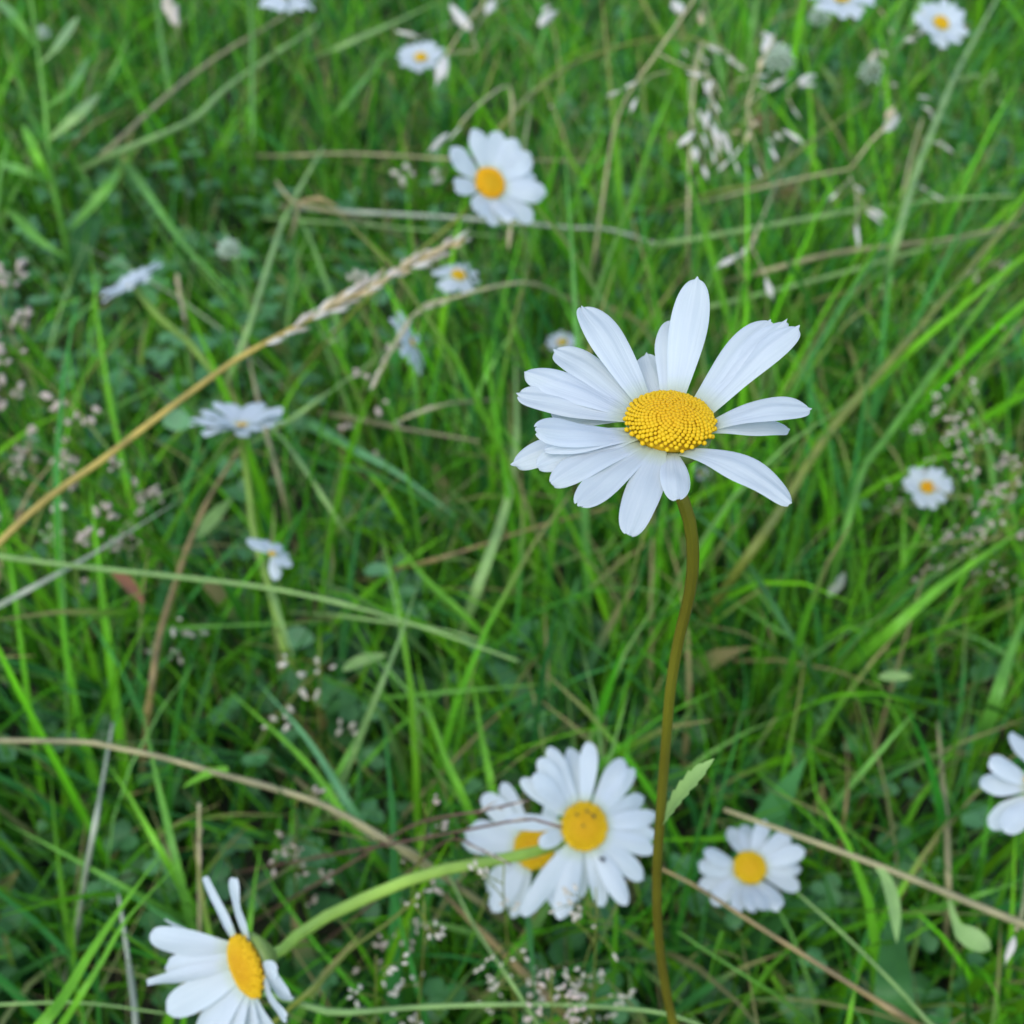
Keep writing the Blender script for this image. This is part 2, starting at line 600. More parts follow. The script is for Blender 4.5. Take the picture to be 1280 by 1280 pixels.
daisy("large sharp white daisy with a yellow dome on a tall curving brown stem", 837, 531, 0.25, cam_vec(0.02, 0.74, 0.67), 56,
      tips=[(872, 344, 1.12, 1.05, 0.03, 0.0), (841, 395, 0.95, 0.95, 0.08, 0.1), (1001, 399, 1.16, 0.9, 0.08, 0.0), (964, 396, 1.1, 1.0, 0.1, 0.1), (985, 396, 1.14, 0.85, 0.09, 0.0),
            (1015, 509, 1.0, 0.9, 0.18, -0.15, -0.1), (989, 531, 0.92, 0.8, 0.10, -0.25, -0.35), (990, 626, 1.06, 0.95, 0.22, -0.2, -0.5), (847, 622, 0.72, 0.8, 0.06, 0.0),
            (786, 663, 1.0, 0.98, 0.05, 0.1), (721, 632, 1.0, 0.9, 0.05, 0.1, 0.1), (689, 598, 1.0, 0.9, 0.07, 0.2), (671, 580, 1.0, 0.85, 0.08, 0.5),
            (639, 573, 1.08, 0.95, 0.08, 0.3), (668, 535, 1.02, 0.95, 0.0, 0.45), (645, 490, 1.1, 0.98, 0.03, 0.4), (656, 464, 1.1, 0.95, 0.07, 0.4),
            (692, 431, 1.08, 1.05, 0.08, 0.3), (727, 373, 1.15, 1.1, 0.04, 0.1), (808, 441, 0.8, 0.95, 0.06, 0.05), (690, 512, 0.9, 1.0, 0.0, 0.4), (684, 470, 0.95, 0.9, 0.02, 0.4), (680, 556, 0.95, 0.7, 0.04, 0.3)],
      Lpx=184, wpx=45, florets=430, core=(0.60, 0.33, 0.003), edge=(0.62, 0.385, 0.005), hi=True, seed=11, dome=0.46, stem=[(858, 636, 0.262, 'd'), (866, 690, 0.270, 'd'), (862, 740, 0.279, 'd'), (848, 800, 0.29, 'd'), (838, 860, 0.301, 'd'), (832, 930, 0.317, 'd'),
      (826, 1010, 0.335, 'd'), (821, 1090, 0.353, 'd'), (823, 1170, 0.37, 'd'), (833, 1240, 0.386, 'd'), (844, 1290, 0.397, 'd')],
      stem_r=0.00128, stem_mat='mainstem', extra=main_leaf)

daisy("white daisy facing the viewer left of the tall stem, overlapping a second daisy", 730, 1033, 0.50, cam_vec(0.22, 0.22, 0.95), 30,
      tips=[(687, 933), (674, 948), (714, 934, 1, 1.1), (737, 927, 1, 1.0), (781, 947, 1, 1.15), (795, 961), (807, 996), (822, 1020), (821, 1045), (819, 1064), (806, 1100, 1, 1.15),
            (785, 1132, 1, 1.1), (754, 1134), (722, 1128), (700, 1150, 1.05, 1.2), (655, 1146, 1.15, 1.2), (674, 1055, .65, 0.9), (630, 1026, 1, 0.9), (652, 974, 1, 0.9), (668, 968)],
      Lpx=105, wpx=23.5, florets=300, seed=3, dome=0.3, core=(0.56, 0.31, 0.004), edge=(0.60, 0.38, 0.005),
      stem=[(735, 1120, 0.14), (745, 1190, 0.05)])
daisy("white daisy half hidden behind the overlapping daisy left of the tall stem", 668, 1060, 0.54, cam_vec(-0.25, 0.25, 0.93), 26,
      tips=[(603, 992, 1, 1.2), (626, 978, 1, 1.0), (580, 1038), (576, 1054), (590, 1030, .9), (608, 1113, 1, 1.2), (614, 1140, 1, 1.2), (640, 1148), (702, 1140), (700, 985), (740, 1070)],
      Lpx=94, wpx=23.5, florets=220, seed=4, dome=0.3, core=(0.56, 0.31, 0.004), edge=(0.60, 0.38, 0.005),
      stem=[(672, 1140, 0.10), (680, 1190, 0.03)])
daisy("small round white daisy right of the tall stem above a brown stalk", 937, 1085, 0.57, cam_vec(0.02, 0.5, 0.86), 20.5,
      tips=[(911, 1034), (932, 1030), (957, 1024), (988, 1042, 1, 1.2), (1007, 1062, 1, 1.1), (1000, 1110, 1, 1.1), (976, 1135, 1, 1.2), (940, 1139), (919, 1140), (890, 1130, 1, 1.1),
            (873, 1109), (874, 1083, 1, 1.1), (880, 1064), (1003, 1085), (957, 1137)],
      Lpx=69, wpx=20.5, florets=220, seed=5, dome=0.35, stem=[(935, 1150, 0.06)])
daisy("ragged white daisy seen sideways with reflexed petals at the lower edge", 309, 1207, 0.40, cam_vec(-0.72, -0.16, 0.62), 40,
      tips=[(252, 1098, 1, 0.9), (287, 1098, 0.95, 0.8), (203, 1150, 1, 0.55, .18, .7), (184, 1170, 1.02, 1.05, .12, -.3), (230, 1193, .75, 1.0), (183, 1231, 1.05, 0.65, .16, .9), (200, 1212, .9, .9), (208, 1264, 1.0, 1.1, .05, .3),
            (362, 1246, .75, 0.8), (355, 1275, .9, 0.9), (240, 1310, 1.1, 1.2), (275, 1320, 1.1, 1.3), (310, 1322, 1.1, 1.3), (340, 1310, 1, 1.1), (345, 1215, .6, .6)],
      Lpx=132, wpx=38, florets=340, seed=6, dome=0.28, core=(0.56, 0.29, 0.004), edge=(0.60, 0.36, 0.005), stem_r=0.0021, stem_mat='limestem', taper=[0.8, 1.0, 1.0, 1.0, 0.95, 0.6, 0.35, 0.35, 0.35],
      stem=[(380, 1163, 0.226), (430, 1135, 0.222), (531, 1093, 0.215), (618, 1076, 0.205), (681, 1062, 0.185)])
daisy("white daisy with broad notched petals beside the pale seed spike tip", 612, 229, 0.68, cam_vec(0.42, 0.14, 0.9), 20,
      tips=[(564, 186, 1, 1.2), (595, 159, 1, 1.1), (624, 163, 1, 1.1), (648, 175, 1, 1.2), (666, 194, 1, 1.2), (671, 220, 1, 1.2), (685, 242, 1.1, 1.2), (668, 276, 1.05, 1.1), (641, 274),
            (616, 281), (598, 265), (569, 232, .9), (655, 262)],
      Lpx=70, wpx=25, florets=220, seed=7, dome=0.3, core=(0.56, 0.31, 0.004), edge=(0.7, 0.36, 0.004), stem_mat='olive',
      stem=[(585, 262, 0.24), (530, 310, 0.21), (440, 392, 0.16), (342, 503, 0.06)])
daisy("round white daisy at the top edge beside a white oat grain", 526, 72, 1.05, cam_vec(0.05, 0.5, 0.86), 7.5, auto=(18, 31, 8), Lpx=31, wpx=9.5, florets=40, seed=8, stem=[(528, 110, 0.12)])
daisy("small tilted white daisy just below the tip of the seed spike", 573, 344, 0.86, cam_vec(0.25, 0.65, 0.72), 9, auto=(15, 33, -8), Lpx=31, wpx=12, florets=40, seed=9, stem=[(590, 390, 0.1)])
daisy("blurred white daisy hanging sideways below the seed spike", 515, 428, 0.76, cam_vec(0.86, 0.25, 0.22), 5, auto=(15, 42, -6, .15), Lpx=40, wpx=13, florets=40, seed=10, stem=[(520, 460, 0.14)])
daisy("thin tilted white daisy on a curving green stem, left of the seed spike", 166, 356, 0.80, cam_vec(-0.46, 0.78, 0.42), 6, auto=(20, 46, 12), Lpx=42, wpx=17, florets=60, seed=12, stem_r=0.0022,
      stem=[(202, 400, 0.165), (235, 427, 0.15), (270, 470, 0.13), (305, 512, 0.1)])
daisy("white daisy seen edge on with drooping petals over two crossing stems", 302, 532, 0.67, cam_vec(0.0, 0.92, 0.33), 7, auto=(22, 62, 13), Lpx=60, wpx=20, florets=60, seed=13, stem_r=0.0020,
      stem=[(304, 561, 0.18), (312, 618, 0.155), (317, 665, 0.14), (339, 742, 0.125), (356, 816, 0.11), (372, 836, 0.09)])
daisy("small white daisy with few bunched petals beneath the edge-on daisy", 340, 692, 0.62, cam_vec(0.25, 0.8, 0.4), 4.5, tips=[(309, 672, 1, 1.3), (325, 673), (337, 680), (350, 680), (361, 692, 1, 1.4), (362, 708, 1, 1.4), (346, 725, .8)],
      Lpx=36, wpx=15, florets=40, seed=14, stem=[(352, 740, 0.12)])
daisy("white daisy crossed by an oat stalk in the top right", 1176, 29, 0.98, cam_vec(0.22, 0.32, 0.9), 10, auto=(17, 37, 6), Lpx=36, wpx=13, florets=60, seed=15, stem=[(1180, 70, 0.15)], core=(0.56, 0.31, 0.004))
daisy("white daisy cut by the top edge right of the oat panicle", 1052, -3, 0.93, cam_vec(0.0, 0.6, 0.78), 10, auto=(17, 41, -4), Lpx=40, wpx=14, florets=60, seed=16, stem=[(1056, 50, 0.16)])
daisy("white daisy cut by the top edge above the pale crossing blades", 358, -8, 0.98, cam_vec(0.0, 0.7, 0.7), 9, auto=(17, 40, -10), Lpx=38, wpx=13, florets=50, seed=17, stem=[(360, 40, 0.13)])
daisy("tiny white daisy beside the pink seed haze on the right", 1159, 609, 0.74, cam_vec(-0.1, 0.45, 0.88), 8.5, auto=(12, 32, 10), Lpx=30, wpx=13, florets=50, seed=18, stem=[(1160, 650, 0.07)], core=(0.6, 0.25, 0.003))
daisy("white daisy cut off by the right edge, only its left petals showing", 1312, 985, 0.50, cam_vec(0.05, 0.55, 0.83), 30,
      tips=[(1266, 914), (1238, 949), (1224, 977), (1236, 1033), (1253, 1038), (1300, 905), (1340, 910), (1375, 940), (1390, 985), (1380, 1030), (1345, 1060), (1300, 1060)], Lpx=88, wpx=30, florets=90, seed=19, stem=[(1315, 1080, 0.14)])
daisy("blurred white daisy behind the left petals of the tall daisy", 703, 428, 0.86, cam_vec(-0.1, 0.7, 0.6), 6, auto=(12, 22, 10), Lpx=22, wpx=9, florets=30, seed=20, stem=[(703, 460, 0.08)])
daisy("tiny blurred white daisy showing beneath the tall daisy beside its stem", 877, 592, 0.80, cam_vec(0.1, 0.6, 0.75), 3.5, auto=(10, 13, 10), Lpx=13, wpx=7, florets=20, seed=21, stem=[(880, 620, 0.06)])

# ------------------------------------------------------------------ hand placed grass stems and blades
RND = random.Random(77)


def trace3(pts, z):
    out = []
    for q in pts:
        zz = q[2] if len(q) > 2 else z
        out.append(PZ(q[0], q[1], zz))
    return out


def rooted(p3):
    """carry the first end of a traced stalk on down into the turf"""
    p0 = p3[0]
    if p0[2] < 0.03:
        return p3
    a, b = np.array(project(p0)), np.array(project(p3[1]))
    u = (a - b) / max(np.linalg.norm(a - b), 1e-6)
    k = 0.42 * p0[2] / (MPP * depth(p0))
    m, e = a + u * k * 0.5, a + u * k
    return [PZ(e[0], e[1], -0.004), PZ(m[0], m[1], p0[2] * 0.6)] + list(p3)


def stem(label, pts, w, mat, z=0.15, name="grass_stalk", cat="grass stalk", taper=0.6, group="long grass stems lying across the turf"):
    p3 = rooted(trace3(pts, z))
    path = smooth_path(p3, 6 * len(p3) + 8)
    d = depth(p3[-1])
    r = w / 2 * MPP * d
    nn = len(path)
    bend = np.array([[RND.gauss(0, 1) for _ in range(3)] for _ in range(5)])
    wob = np.stack([np.interp(np.linspace(0, 4, nn), range(5), bend[:, k]) for k in range(3)], 1) * 0.0007
    rad = np.interp(np.linspace(0, 1, nn), [0, .4, .7, 1], [r * 1.1, r * 1.05, r, r * taper])
    if mat in ('tan', 'brown', 'grey', 'palegreen', 'olive'):
        for c in (RND.uniform(.3, .55), RND.uniform(.65, .9)):
            x = np.linspace(0, 1, nn) - c
            rad = rad * (1 + 0.35 * np.exp(-(x * nn / 0.8) ** 2)) * np.where(x > 0, 0.88, 1.0)
            wob = wob + np.maximum(x, 0)[:, None] * np.array([RND.gauss(0, 1) for _ in range(3)]) * 0.006
    STALKS.extend((q, 0.004) for q in smooth_path(p3[-len(pts):], 3 + 3 * len(pts)) if RND.random() < 0.7)
    o = link(name, MB().tube(path + wob, rad, 7).mesh(name, path[0]), M[mat], loc=path[0])
    return tag(o, label, cat, group)


def ribbon(path, w, face, twist0, fold=0.25, nv=5, prof=None):
    n = len(path)
    tg = tangents(path)
    t = np.linspace(0, 1, n)
    if prof is None:
        wid = w / 2 * np.minimum(1, 0.55 + t * 1.4) * np.clip(1 - t ** 3.2, 0.02, 1)
    else:
        wid = w / 2 * prof(t)
    v = np.linspace(-1, 1, nv)
    g = np.zeros((n, nv, 3))
    for i in range(n):
        side = unit(np.cross(tg[i], face))
        nn = np.cross(side, tg[i])
        a = twist0 * (0.4 + t[i])
        s2 = side * math.cos(a) + nn * math.sin(a)
        n2 = -side * math.sin(a) + nn * math.cos(a)
        g[i] = path[i] + np.outer(v * wid[i], s2) + np.outer(np.abs(v) * wid[i] * fold, n2)
    return g


def blade(label, pts, w, mat, z=0.13, name="grass_strand", cat="grass blade", group="broad grass blades standing out of the turf", root=True, prof=None, fold=0.25, twist=None):
    p3 = trace3(pts, z)
    if root:
        p3 = rooted(p3)
    path = smooth_path(p3, 6 * len(p3) + 6)
    d = depth(path[len(path) // 2])
    mid = path[len(path) // 2]
    face = unit(unit(CAMP - mid) + Z * 0.4)
    tw = RND.uniform(-0.5, 0.5) if twist is None else twist
    g = ribbon(path, w * MPP * d, face, tw, fold, 5, prof)
    STALKS.extend((q, 0.006) for q in smooth_path(p3[-len(pts):], 3 + 3 * len(pts)) if RND.random() < 0.7)
    o = link(name, MB().sheet(g).mesh(name, path[0]), M[mat], loc=path[0])
    return tag(o, label, cat, group)


leafprof = lambda t: np.sin(np.clip(t * 1.02, 0, 1) * math.pi) ** 0.7 * (1 - 0.25 * t) + 0.06
spoon = lambda t: np.where(t < 0.45, 0.22 + t * 0.35, 0.38 + 0.62 * np.sin(np.clip((t - 0.45) / 0.55, 0, 1) * math.pi) ** 0.8) * np.where(t > 0.97, 0.3, 1)

# left and top left
stem("pale tan stem slanting up under the cropped top daisy, upper of two parallel stems", [(148, 178), (242, 91), (346, 24)], 6, 'tan', 0.13)
stem("thick pale green stem slanting up under the cropped top daisy, lower of two parallel stems", [(156, 187), (242, 148), (289, 104), (400, 22)], 8, 'palegreen', 0.14)
stem("light green stem rising from the seed spike to a dry brown frayed stalk", [(302, 432), (356, 275), (398, 190)], 7.5, 'palegreen', 0.16)
stem("thin upright yellow green stem below the cropped top daisy", [(317, 165), (314, 80), (312, -10)], 5, 'green', 0.14)
stem("short green stem under the pink bud at the top edge", [(210, 110), (203, 50), (196, -8)], 6, 'green', 0.13)
stem("flat tan stem running level left of the notched daisy", [(375, 192), (430, 190), (561, 195), (732, 193)], 5, 'tan', 0.14)
stem("long silvery stem running level just below the notched daisy", [(430, 262), (564, 269), (705, 279), (769, 280), (833, 296), (866, 290)], 7, 'grey', 0.15)
stem("dull green stem running level beneath the silvery stem", [(400, 276), (520, 283), (640, 288)], 5, 'palegreen', 0.13)
blade("pale blade climbing to the top edge left of the round top daisy", [(430, 56), (495, 27), (560, -4)], 9, 'palegreen', 0.13)
blade("short slanting blade beneath the round top daisy", [(428, 133), (462, 92), (496, 52)], 9, 'green', 0.12)
stem("olive arching stem curving over the notched daisy towards the oat panicle", [(628, 161), (665, 118), (726, 74), (806, 50), (862, 47), (890, 58)], 6.5, 'olive', 0.19)
blade("broad green blade slanting down right of the lone left daisy", [(178, 235), (232, 309), (298, 375)], 18, 'green', 0.13)
stem("light tan stalk standing behind the edge-on daisy", [(349, 608), (319, 511), (302, 430)], 7, 'tan', 0.14)
blade("short level green blade left of the edge-on daisy", [(161, 501), (205, 480), (250, 466)], 9, 'green', 0.15)
blade("grey dead blade slanting up over the level green stem at left", [(16, 748), (110, 696), (230, 622)], 11, 'grey', 0.17)
stem("long light green stem running level under the bunched daisy", [(-6, 693), (100, 705), (215, 716), (336, 729), (430, 747), (541, 776), (662, 815)], 8, 'palegreen', 0.18)
stem("olive brown stem descending left from under the edge-on daisy", [(191, 855), (198, 793), (215, 732), (228, 689), (255, 628), (294, 566)], 9, 'brown', 0.15)
stem("green stem continuing down right past the edge-on daisy", [(410, 640), (356, 561), (330, 535)], 7, 'palegreen', 0.15)
blade("level thin green blade below the bunched daisy", [(213, 786), (320, 781), (432, 778)], 9, 'green', 0.13)
stem("pale thin stem running up right from the edge-on daisy", [(358, 520), (430, 470), (470, 440)], 6, 'palegreen', 0.16)
blade("pale broad leaf on the stalk beneath the bunched daisy", [(345, 756), (356, 790), (367, 822)], 15, 'palegreen', 0.14, prof=leafprof)
# centre
blade("wide dull blade slanting down left of the tall daisy", [(445, 562), (497, 591), (575, 650)], 15, 'teal', 0.13)
blade("bright green blade slanting down to the grass under the tall daisy", [(580, 770), (524, 715), (485, 660)], 13, 'bright', 0.13)
blade("straight blade leaning up across the light green level stem", [(472, 865), (500, 796), (527, 716)], 11, 'palegreen', 0.19)
stem("brownish stem rising gently below the left petals of the tall daisy", [(541, 699), (618, 678), (680, 663), (765, 647)], 6, 'brown', 0.13)
stem("short tan green stem left of the tall daisy below the small spike", [(495, 530), (545, 537), (600, 545)], 8, 'tan', 0.14)
blade("blurred pale upright blade left of the tall daisy petals", [(600, 728), (633, 632), (646, 548), (643, 425)], 14, 'palegreen', 0.13)
stem("short green stem below and parallel to the light green level stem", [(437, 780), (548, 798), (608, 817)], 6, 'palegreen', 0.14)
# right
stem("long green stem rising to the top right edge past the crossed daisy", [(1117, 305), (1142, 218), (1169, 151), (1199, 84), (1248, -5)], 7.5, 'palegreen', 0.18)
stem("thick olive stem slanting up to the right edge, upper of two long slanting stems", [(937, 691), (978, 634), (1038, 541), (1132, 430), (1213, 333), (1284, 252)], 9, 'olive', 0.17)
stem("green stem slanting up right, lower of two long slanting stems", [(1056, 662), (1078, 588), (1112, 541), (1189, 433), (1262, 330)], 8, 'green', 0.16)
stem("smooth green stem running level to the right edge above a tan one", [(852, 300), (1011, 272), (1085, 259), (1186, 245), (1284, 238)], 8, 'palegreen', 0.17)
stem("tan stem running level to the right edge between two green ones", [(957, 339), (1051, 316), (1186, 299), (1284, 278)], 7.5, 'tan', 0.15)
stem("pale stem running level right from the top petal of the tall daisy", [(892, 384), (1051, 346), (1146, 319), (1256, 295)], 7, 'palegreen', 0.14)
stem("olive stem leaning up right of the oat panicle with a bare tip", [(905, 243), (951, 232), (1025, 178), (1094, 133)], 5.5, 'olive', 0.19)
blade("broad bright blade slanting up to the right edge below the pink seed haze", [(1120, 782), (1186, 726), (1286, 655)], 16, 'bright', 0.15)
blade("upright narrow blade under the tiny daisy at right", [(1129, 705), (1129, 665), (1131, 620)], 9, 'bright', 0.12)
blade("wide soft blade leaning at the right edge above the cropped daisy", [(1245, 870), (1265, 810), (1290, 750)], 22, 'green', 0.13)
stem("dark green stalk slanting down right from under the tall daisy", [(994, 803), (931, 702), (868, 642)], 8, 'dark', 0.16)
blade("green blade slanting down right beside the bend of the tall stem", [(984, 795), (940, 768), (898, 740)], 12, 'green', 0.13)
# lower left
stem("long tan arching stem entering from the left edge above the ragged daisy", [(500, 1062), (416, 1008), (356, 983), (282, 959), (215, 937), (161, 924), (118, 915), (-6, 910)], 9, 'tan', 0.18, taper=1.0)
blade("small bright leaf hanging off the long tan arching stem", [(285, 961), (258, 968), (227, 985)], 11, 'bright', 0.178, root=False)
blade("wide bright blade rising from the bottom left corner, left of a pair", [(46, 1288), (77, 1250), (114, 1189), (160, 1122), (207, 1060)], 24, 'bright', 0.2)
blade("wide bright blade rising from the bottom left corner, right of a pair", [(98, 1250), (130, 1198), (161, 1146), (228, 1075)], 17, 'bright', 0.2)
blade("bright blade leaning left under the long tan arching stem", [(200, 1062), (161, 994), (132, 950)], 13, 'bright', 0.15)
blade("upright green blade crossing behind the long tan arching stem", [(219, 1070), (191, 951), (177, 876)], 13, 'green', 0.15)
blade("thin dark blade falling right from the left edge above the bottom pair", [(160, 1111), (71, 1062), (-5, 1022)], 9, 'green', 0.14)
stem("grey dead stalk crossing the long tan arching stem at left", [(124, 1050), (142, 975), (159, 902)], 8, 'grey', 0.16)
stem("upright grey dead stalk left of the ragged daisy", [(177, 1285), (175, 1200), (171, 1117)], 10, 'grey', 0.15)
blade("upright bright blade above the ragged daisy right of its petals", [(311, 1160), (318, 1105), (327, 1055)], 14, 'bright', 0.15)
stem("thin green stem lying level at the bottom left corner", [(-6, 1255), (101, 1253), (207, 1267)], 6, 'palegreen', 0.17)
blade("bright blade slanting down to the end of the long tan arching stem", [(424, 1012), (376, 947), (277, 855)], 13, 'bright', 0.14)
blade("bluish blade slanting down above the end of the long tan arching stem", [(436, 1006), (385, 925), (320, 850)], 12, 'teal', 0.13)
# lower centre
blade("tall bright blade standing above the half hidden daisy, left of two", [(576, 992), (548, 927), (526, 845)], 15, 'bright', 0.15)
blade("tall bright blade standing above the half hidden daisy, right of two", [(613, 978), (600, 910), (590, 845)], 15, 'bright', 0.14)
blade("green blade rising right at the end of the seeded turf left of centre", [(428, 955), (455, 905), (482, 854)], 11, 'green', 0.14)
blade("level green blade above the overlapping daisies", [(535, 868), (620, 860), (702, 854)], 10, 'green', 0.13)
stem("green stem curving down beneath the half hidden daisy", [(657, 1250), (605, 1162), (577, 1097)], 7, 'palegreen', 0.16)
stem("blurred dead brown stalk beneath the half hidden daisy", [(682, 1246), (598, 1162), (556, 1117)], 13, 'brown', 0.11)
stem("tan stem leading to the half hidden daisy from the left", [(430, 1018), (478, 1050), (526, 1083)], 7, 'tan', 0.13)
stem("olive stem slanting below the ragged daisy's own stem", [(368, 1253), (403, 1221), (430, 1191), (477, 1159), (530, 1113)], 8, 'olive', 0.18)
stem("long green stem lying level along the bottom edge to the tall stem", [(368, 1249), (430, 1261), (548, 1251), (699, 1250), (833, 1261), (900, 1285)], 9, 'palegreen', 0.17)
# lower right
stem("brown stalk slanting down right towards the bottom edge", [(1122, 1284), (1052, 1246), (934, 1179), (850, 1130), (800, 1108)], 9, 'brown', 0.17)
stem("thin green stem slanting down right below the small round daisy", [(1175, 1284), (1125, 1230), (1058, 1166), (998, 1114)], 7, 'palegreen', 0.16)
stem("thin green stem parallel to the brown stalk near the tall stem base", [(935, 1226), (890, 1195), (848, 1165)], 5, 'green', 0.17)
blade("wide dark leaf standing beneath the tan stalk with hanging leaves", [(1118, 1250), (1117, 1190), (1120, 1112)], 58, 'dark', 0.10, name="broad_leaf", cat="leaf", prof=leafprof)
blade("short bright blade at the bottom edge left of the wide dark leaf", [(1064, 1262), (1070, 1230), (1079, 1200)], 14, 'bright', 0.15)
blade("green blade entering from the right edge below the cropped daisy", [(1218, 1120), (1250, 1110), (1286, 1097)], 14, 'green', 0.14)
stem("faint dry stalk upright left of the cropped right daisy", [(1173, 1105), (1162, 1018), (1145, 912)], 9, 'tan', 0.11)
stem("short red brown dead stalk upright in the grass above the tan stalk", [(1052, 1012), (1054, 960), (1050, 917)], 5, 'brown', 0.10)
blade("red brown dead leaf lying under the level stem at left", [(139, 713), (158, 728), (180, 756)], 17, 'red', 0.16, name="dead_leaf", cat="leaf", prof=leafprof, root=False, group=None)


def hanging_stalk():
    pts = trace3([(1290, 1160), (1136, 1097), (1052, 1065), (964, 1033), (905, 1012)], 0.17)
    p3 = rooted(pts)
    th = Thing("wild_stalk", "tan stalk with two small green leaves hanging right of the small round daisy", "plant stalk", p3[0])
    path = smooth_path(p3, 36)
    r = 5 * MPP * depth(pts[1])
    th.part("stem", MB().tube(path, [r, r * 1.05, r, r * 0.6], 8), M['tan'])
    for pts2, w, pf in (([(1092, 1081), (1106, 1095), (1117, 1130), (1121, 1178)], 17, leafprof), ([(1187, 1124), (1192, 1145), (1203, 1165), (1238, 1186)], 27, spoon)):
        pa = smooth_path(trace3(pts2, 0.17), 18)
        g = ribbon(pa, w * MPP * depth(pa[5]), unit(CAMP - pa[5]), 0.2, 0.2, 5, pf)
        th.part("leaf", MB().sheet(g), M['palegreen'])


hanging_stalk()

# leafy plant at the top left, and single rounded leaves
def leafy_plant():
    p3 = trace3([(92, 368, 0.04), (81, 296, 0.10), (64, 215, 0.15), (57, 134, 0.19), (47, 60, 0.22), (38, -6, 0.25)], 0)
    th = Thing("leafy_plant", "upright leafy weed with narrow pointed leaves in the top left corner", "plant", p3[0])
    th.part("stem", MB().tube(smooth_path(p3, 26), [0.0028, 0.0025, 0.002, 0.0014], 7), M['green'])
    for pts, w, m in (([(82, 293, .10), (134, 235, .13), (150, 205, .125)], 14, 'green'), ([(60, 176, .17), (95, 146, .19), (126, 116, .18)], 14, 'palegreen'),
                      ([(62, 226, .145), (30, 214, .16), (-4, 203, .15)], 12, 'green'), ([(47, 62, .22), (20, 24, .24), (-6, -2, .23)], 13, 'green'),
                      ([(64, 230, .145), (46, 196, .17), (28, 155, .175)], 12, 'bright'), ([(80, 320, .09), (46, 298, .10), (10, 262, .09)], 12, 'green'),
                      ([(93, 360, .05), (104, 302, .08), (126, 266, .08)], 30, 'dark'), ([(57, 134, .19), (88, 112, .2), (112, 70, .19)], 12, 'green'),
                      ([(50, 80, .215), (70, 60, .22), (98, 20, .21)], 11, 'palegreen')):
        pa = smooth_path(trace3(pts, 0), 16)
        g = ribbon(pa, w * MPP * depth(pa[8]), unit(unit(CAMP - pa[8]) + Z * 0.5), RND.uniform(-.3, .3), 0.25, 5, lambda t: np.sin(np.clip(t * .97 + .03, 0, 1) * math.pi) ** 0.75)
        th.part("leaf", MB().sheet(g), M[m])


leafy_plant()

for lab, pts, w, m, z in (
        ("rounded pale leaf in the grass left of centre below the level stem", [(428, 838), (452, 826), (484, 818)], 17, 'palegreen', 0.12),
        ("small pale oval leaf lying in the grass right of the tall stem", [(1098, 846), (1118, 845), (1140, 846)], 14, 'palegreen', 0.12),
        ("round bluish leaf left of the edge-on daisy", [(203, 528), (222, 526), (242, 530)], 28, 'teal', 0.11),
        ("pointed green leaf in the grass below the edge-on daisy", [(244, 673), (268, 645), (291, 622)], 18, 'palegreen', 0.13),
        ("round bluish leaf in the turf under the bunched daisy", [(352, 800), (372, 797), (394, 800)], 30, 'teal', 0.09),
        ("small bluish leaf in the turf below centre left of the bright slanting blade", [(455, 716), (472, 712), (492, 716)], 20, 'teal', 0.10),
        ("silvery narrow leaf right of the tall stem", [(1035, 745), (1048, 730), (1056, 715)], 13, 'grey', 0.11)):
    blade(lab, pts, w, m, z, name="round_leaf", cat="leaf", prof=leafprof, root=False, group=None, fold=0.15)

# ------------------------------------------------------------------ seed heads
def husk_mesh(name, mat):
    """one grass spikelet, 1 unit long along +Z: a few overlapping pointed scales"""
    mb = MB()
    mb.spindle((0, 0, 0), (0.03, 0, 0.95), 0.09, 7, 0.38)
    mb.spindle((0.03, 0.02, 0.02), (-0.10, 0.05, 0.78), 0.07, 6, 0.4)
    mb.spindle((-0.02, -0.03, 0.05), (0.10, -0.06, 0.70), 0.065, 6, 0.4)
    mb.tube([(0.03, 0, 0.9), (0.05, 0.01, 1.08)], [0.012, 0.004], 4)
    me = mb.mesh(name)
    me.materials.append(mat)
    return me


M['seed'] = leaf_mat("tan_seed", (0.58, 0.53, 0.43), trans=0.2, var=0.6, nscale=300)
M['pinkseed'] = leaf_mat("mauve_seed", (0.50, 0.41, 0.34), trans=0.2, var=0.6, nscale=300)
HUSK = {k: husk_mesh("spikelet_" + k, M[k]) for k in ('husk', 'pinkhusk', 'goldhusk')}


def bead_mesh(k):
    mb = MB()
    mb.spindle((0, 0, 0), (0.04, 0, 1), 0.27, 6, 0.45)
    mb.spindle((0.02, 0, 0.05), (-0.16, 0.05, 0.85), 0.2, 5, 0.45)
    me = mb.mesh("bead_" + k)
    me.materials.append(M[{'husk': 'seed', 'pinkhusk': 'pinkseed'}.get(k, k)])
    return me


BEAD = {k: bead_mesh(k) for k in ('husk', 'pinkhusk', 'palegreen')}


def frame_along(v, roll):
    z = unit(v)
    x = unit(np.cross(z, [0.36, 0.8, -0.48]))
    y = np.cross(z, x)
    c, s = math.cos(roll), math.sin(roll)
    return np.stack([x * c + y * s, -x * s + y * c, z], 1)


def put_spikelet(th, a, b, kind='husk', fat=1.0, src=None):
    """a spikelet part from point a to point b"""
    L = np.linalg.norm(b - a)
    f = frame_along(b - a, RND.uniform(0, 6.28))
    f = f * np.array([[fat, fat, 1.0]])
    return th.copy_part("spikelet", (src or HUSK)[kind], None, a, f, L)


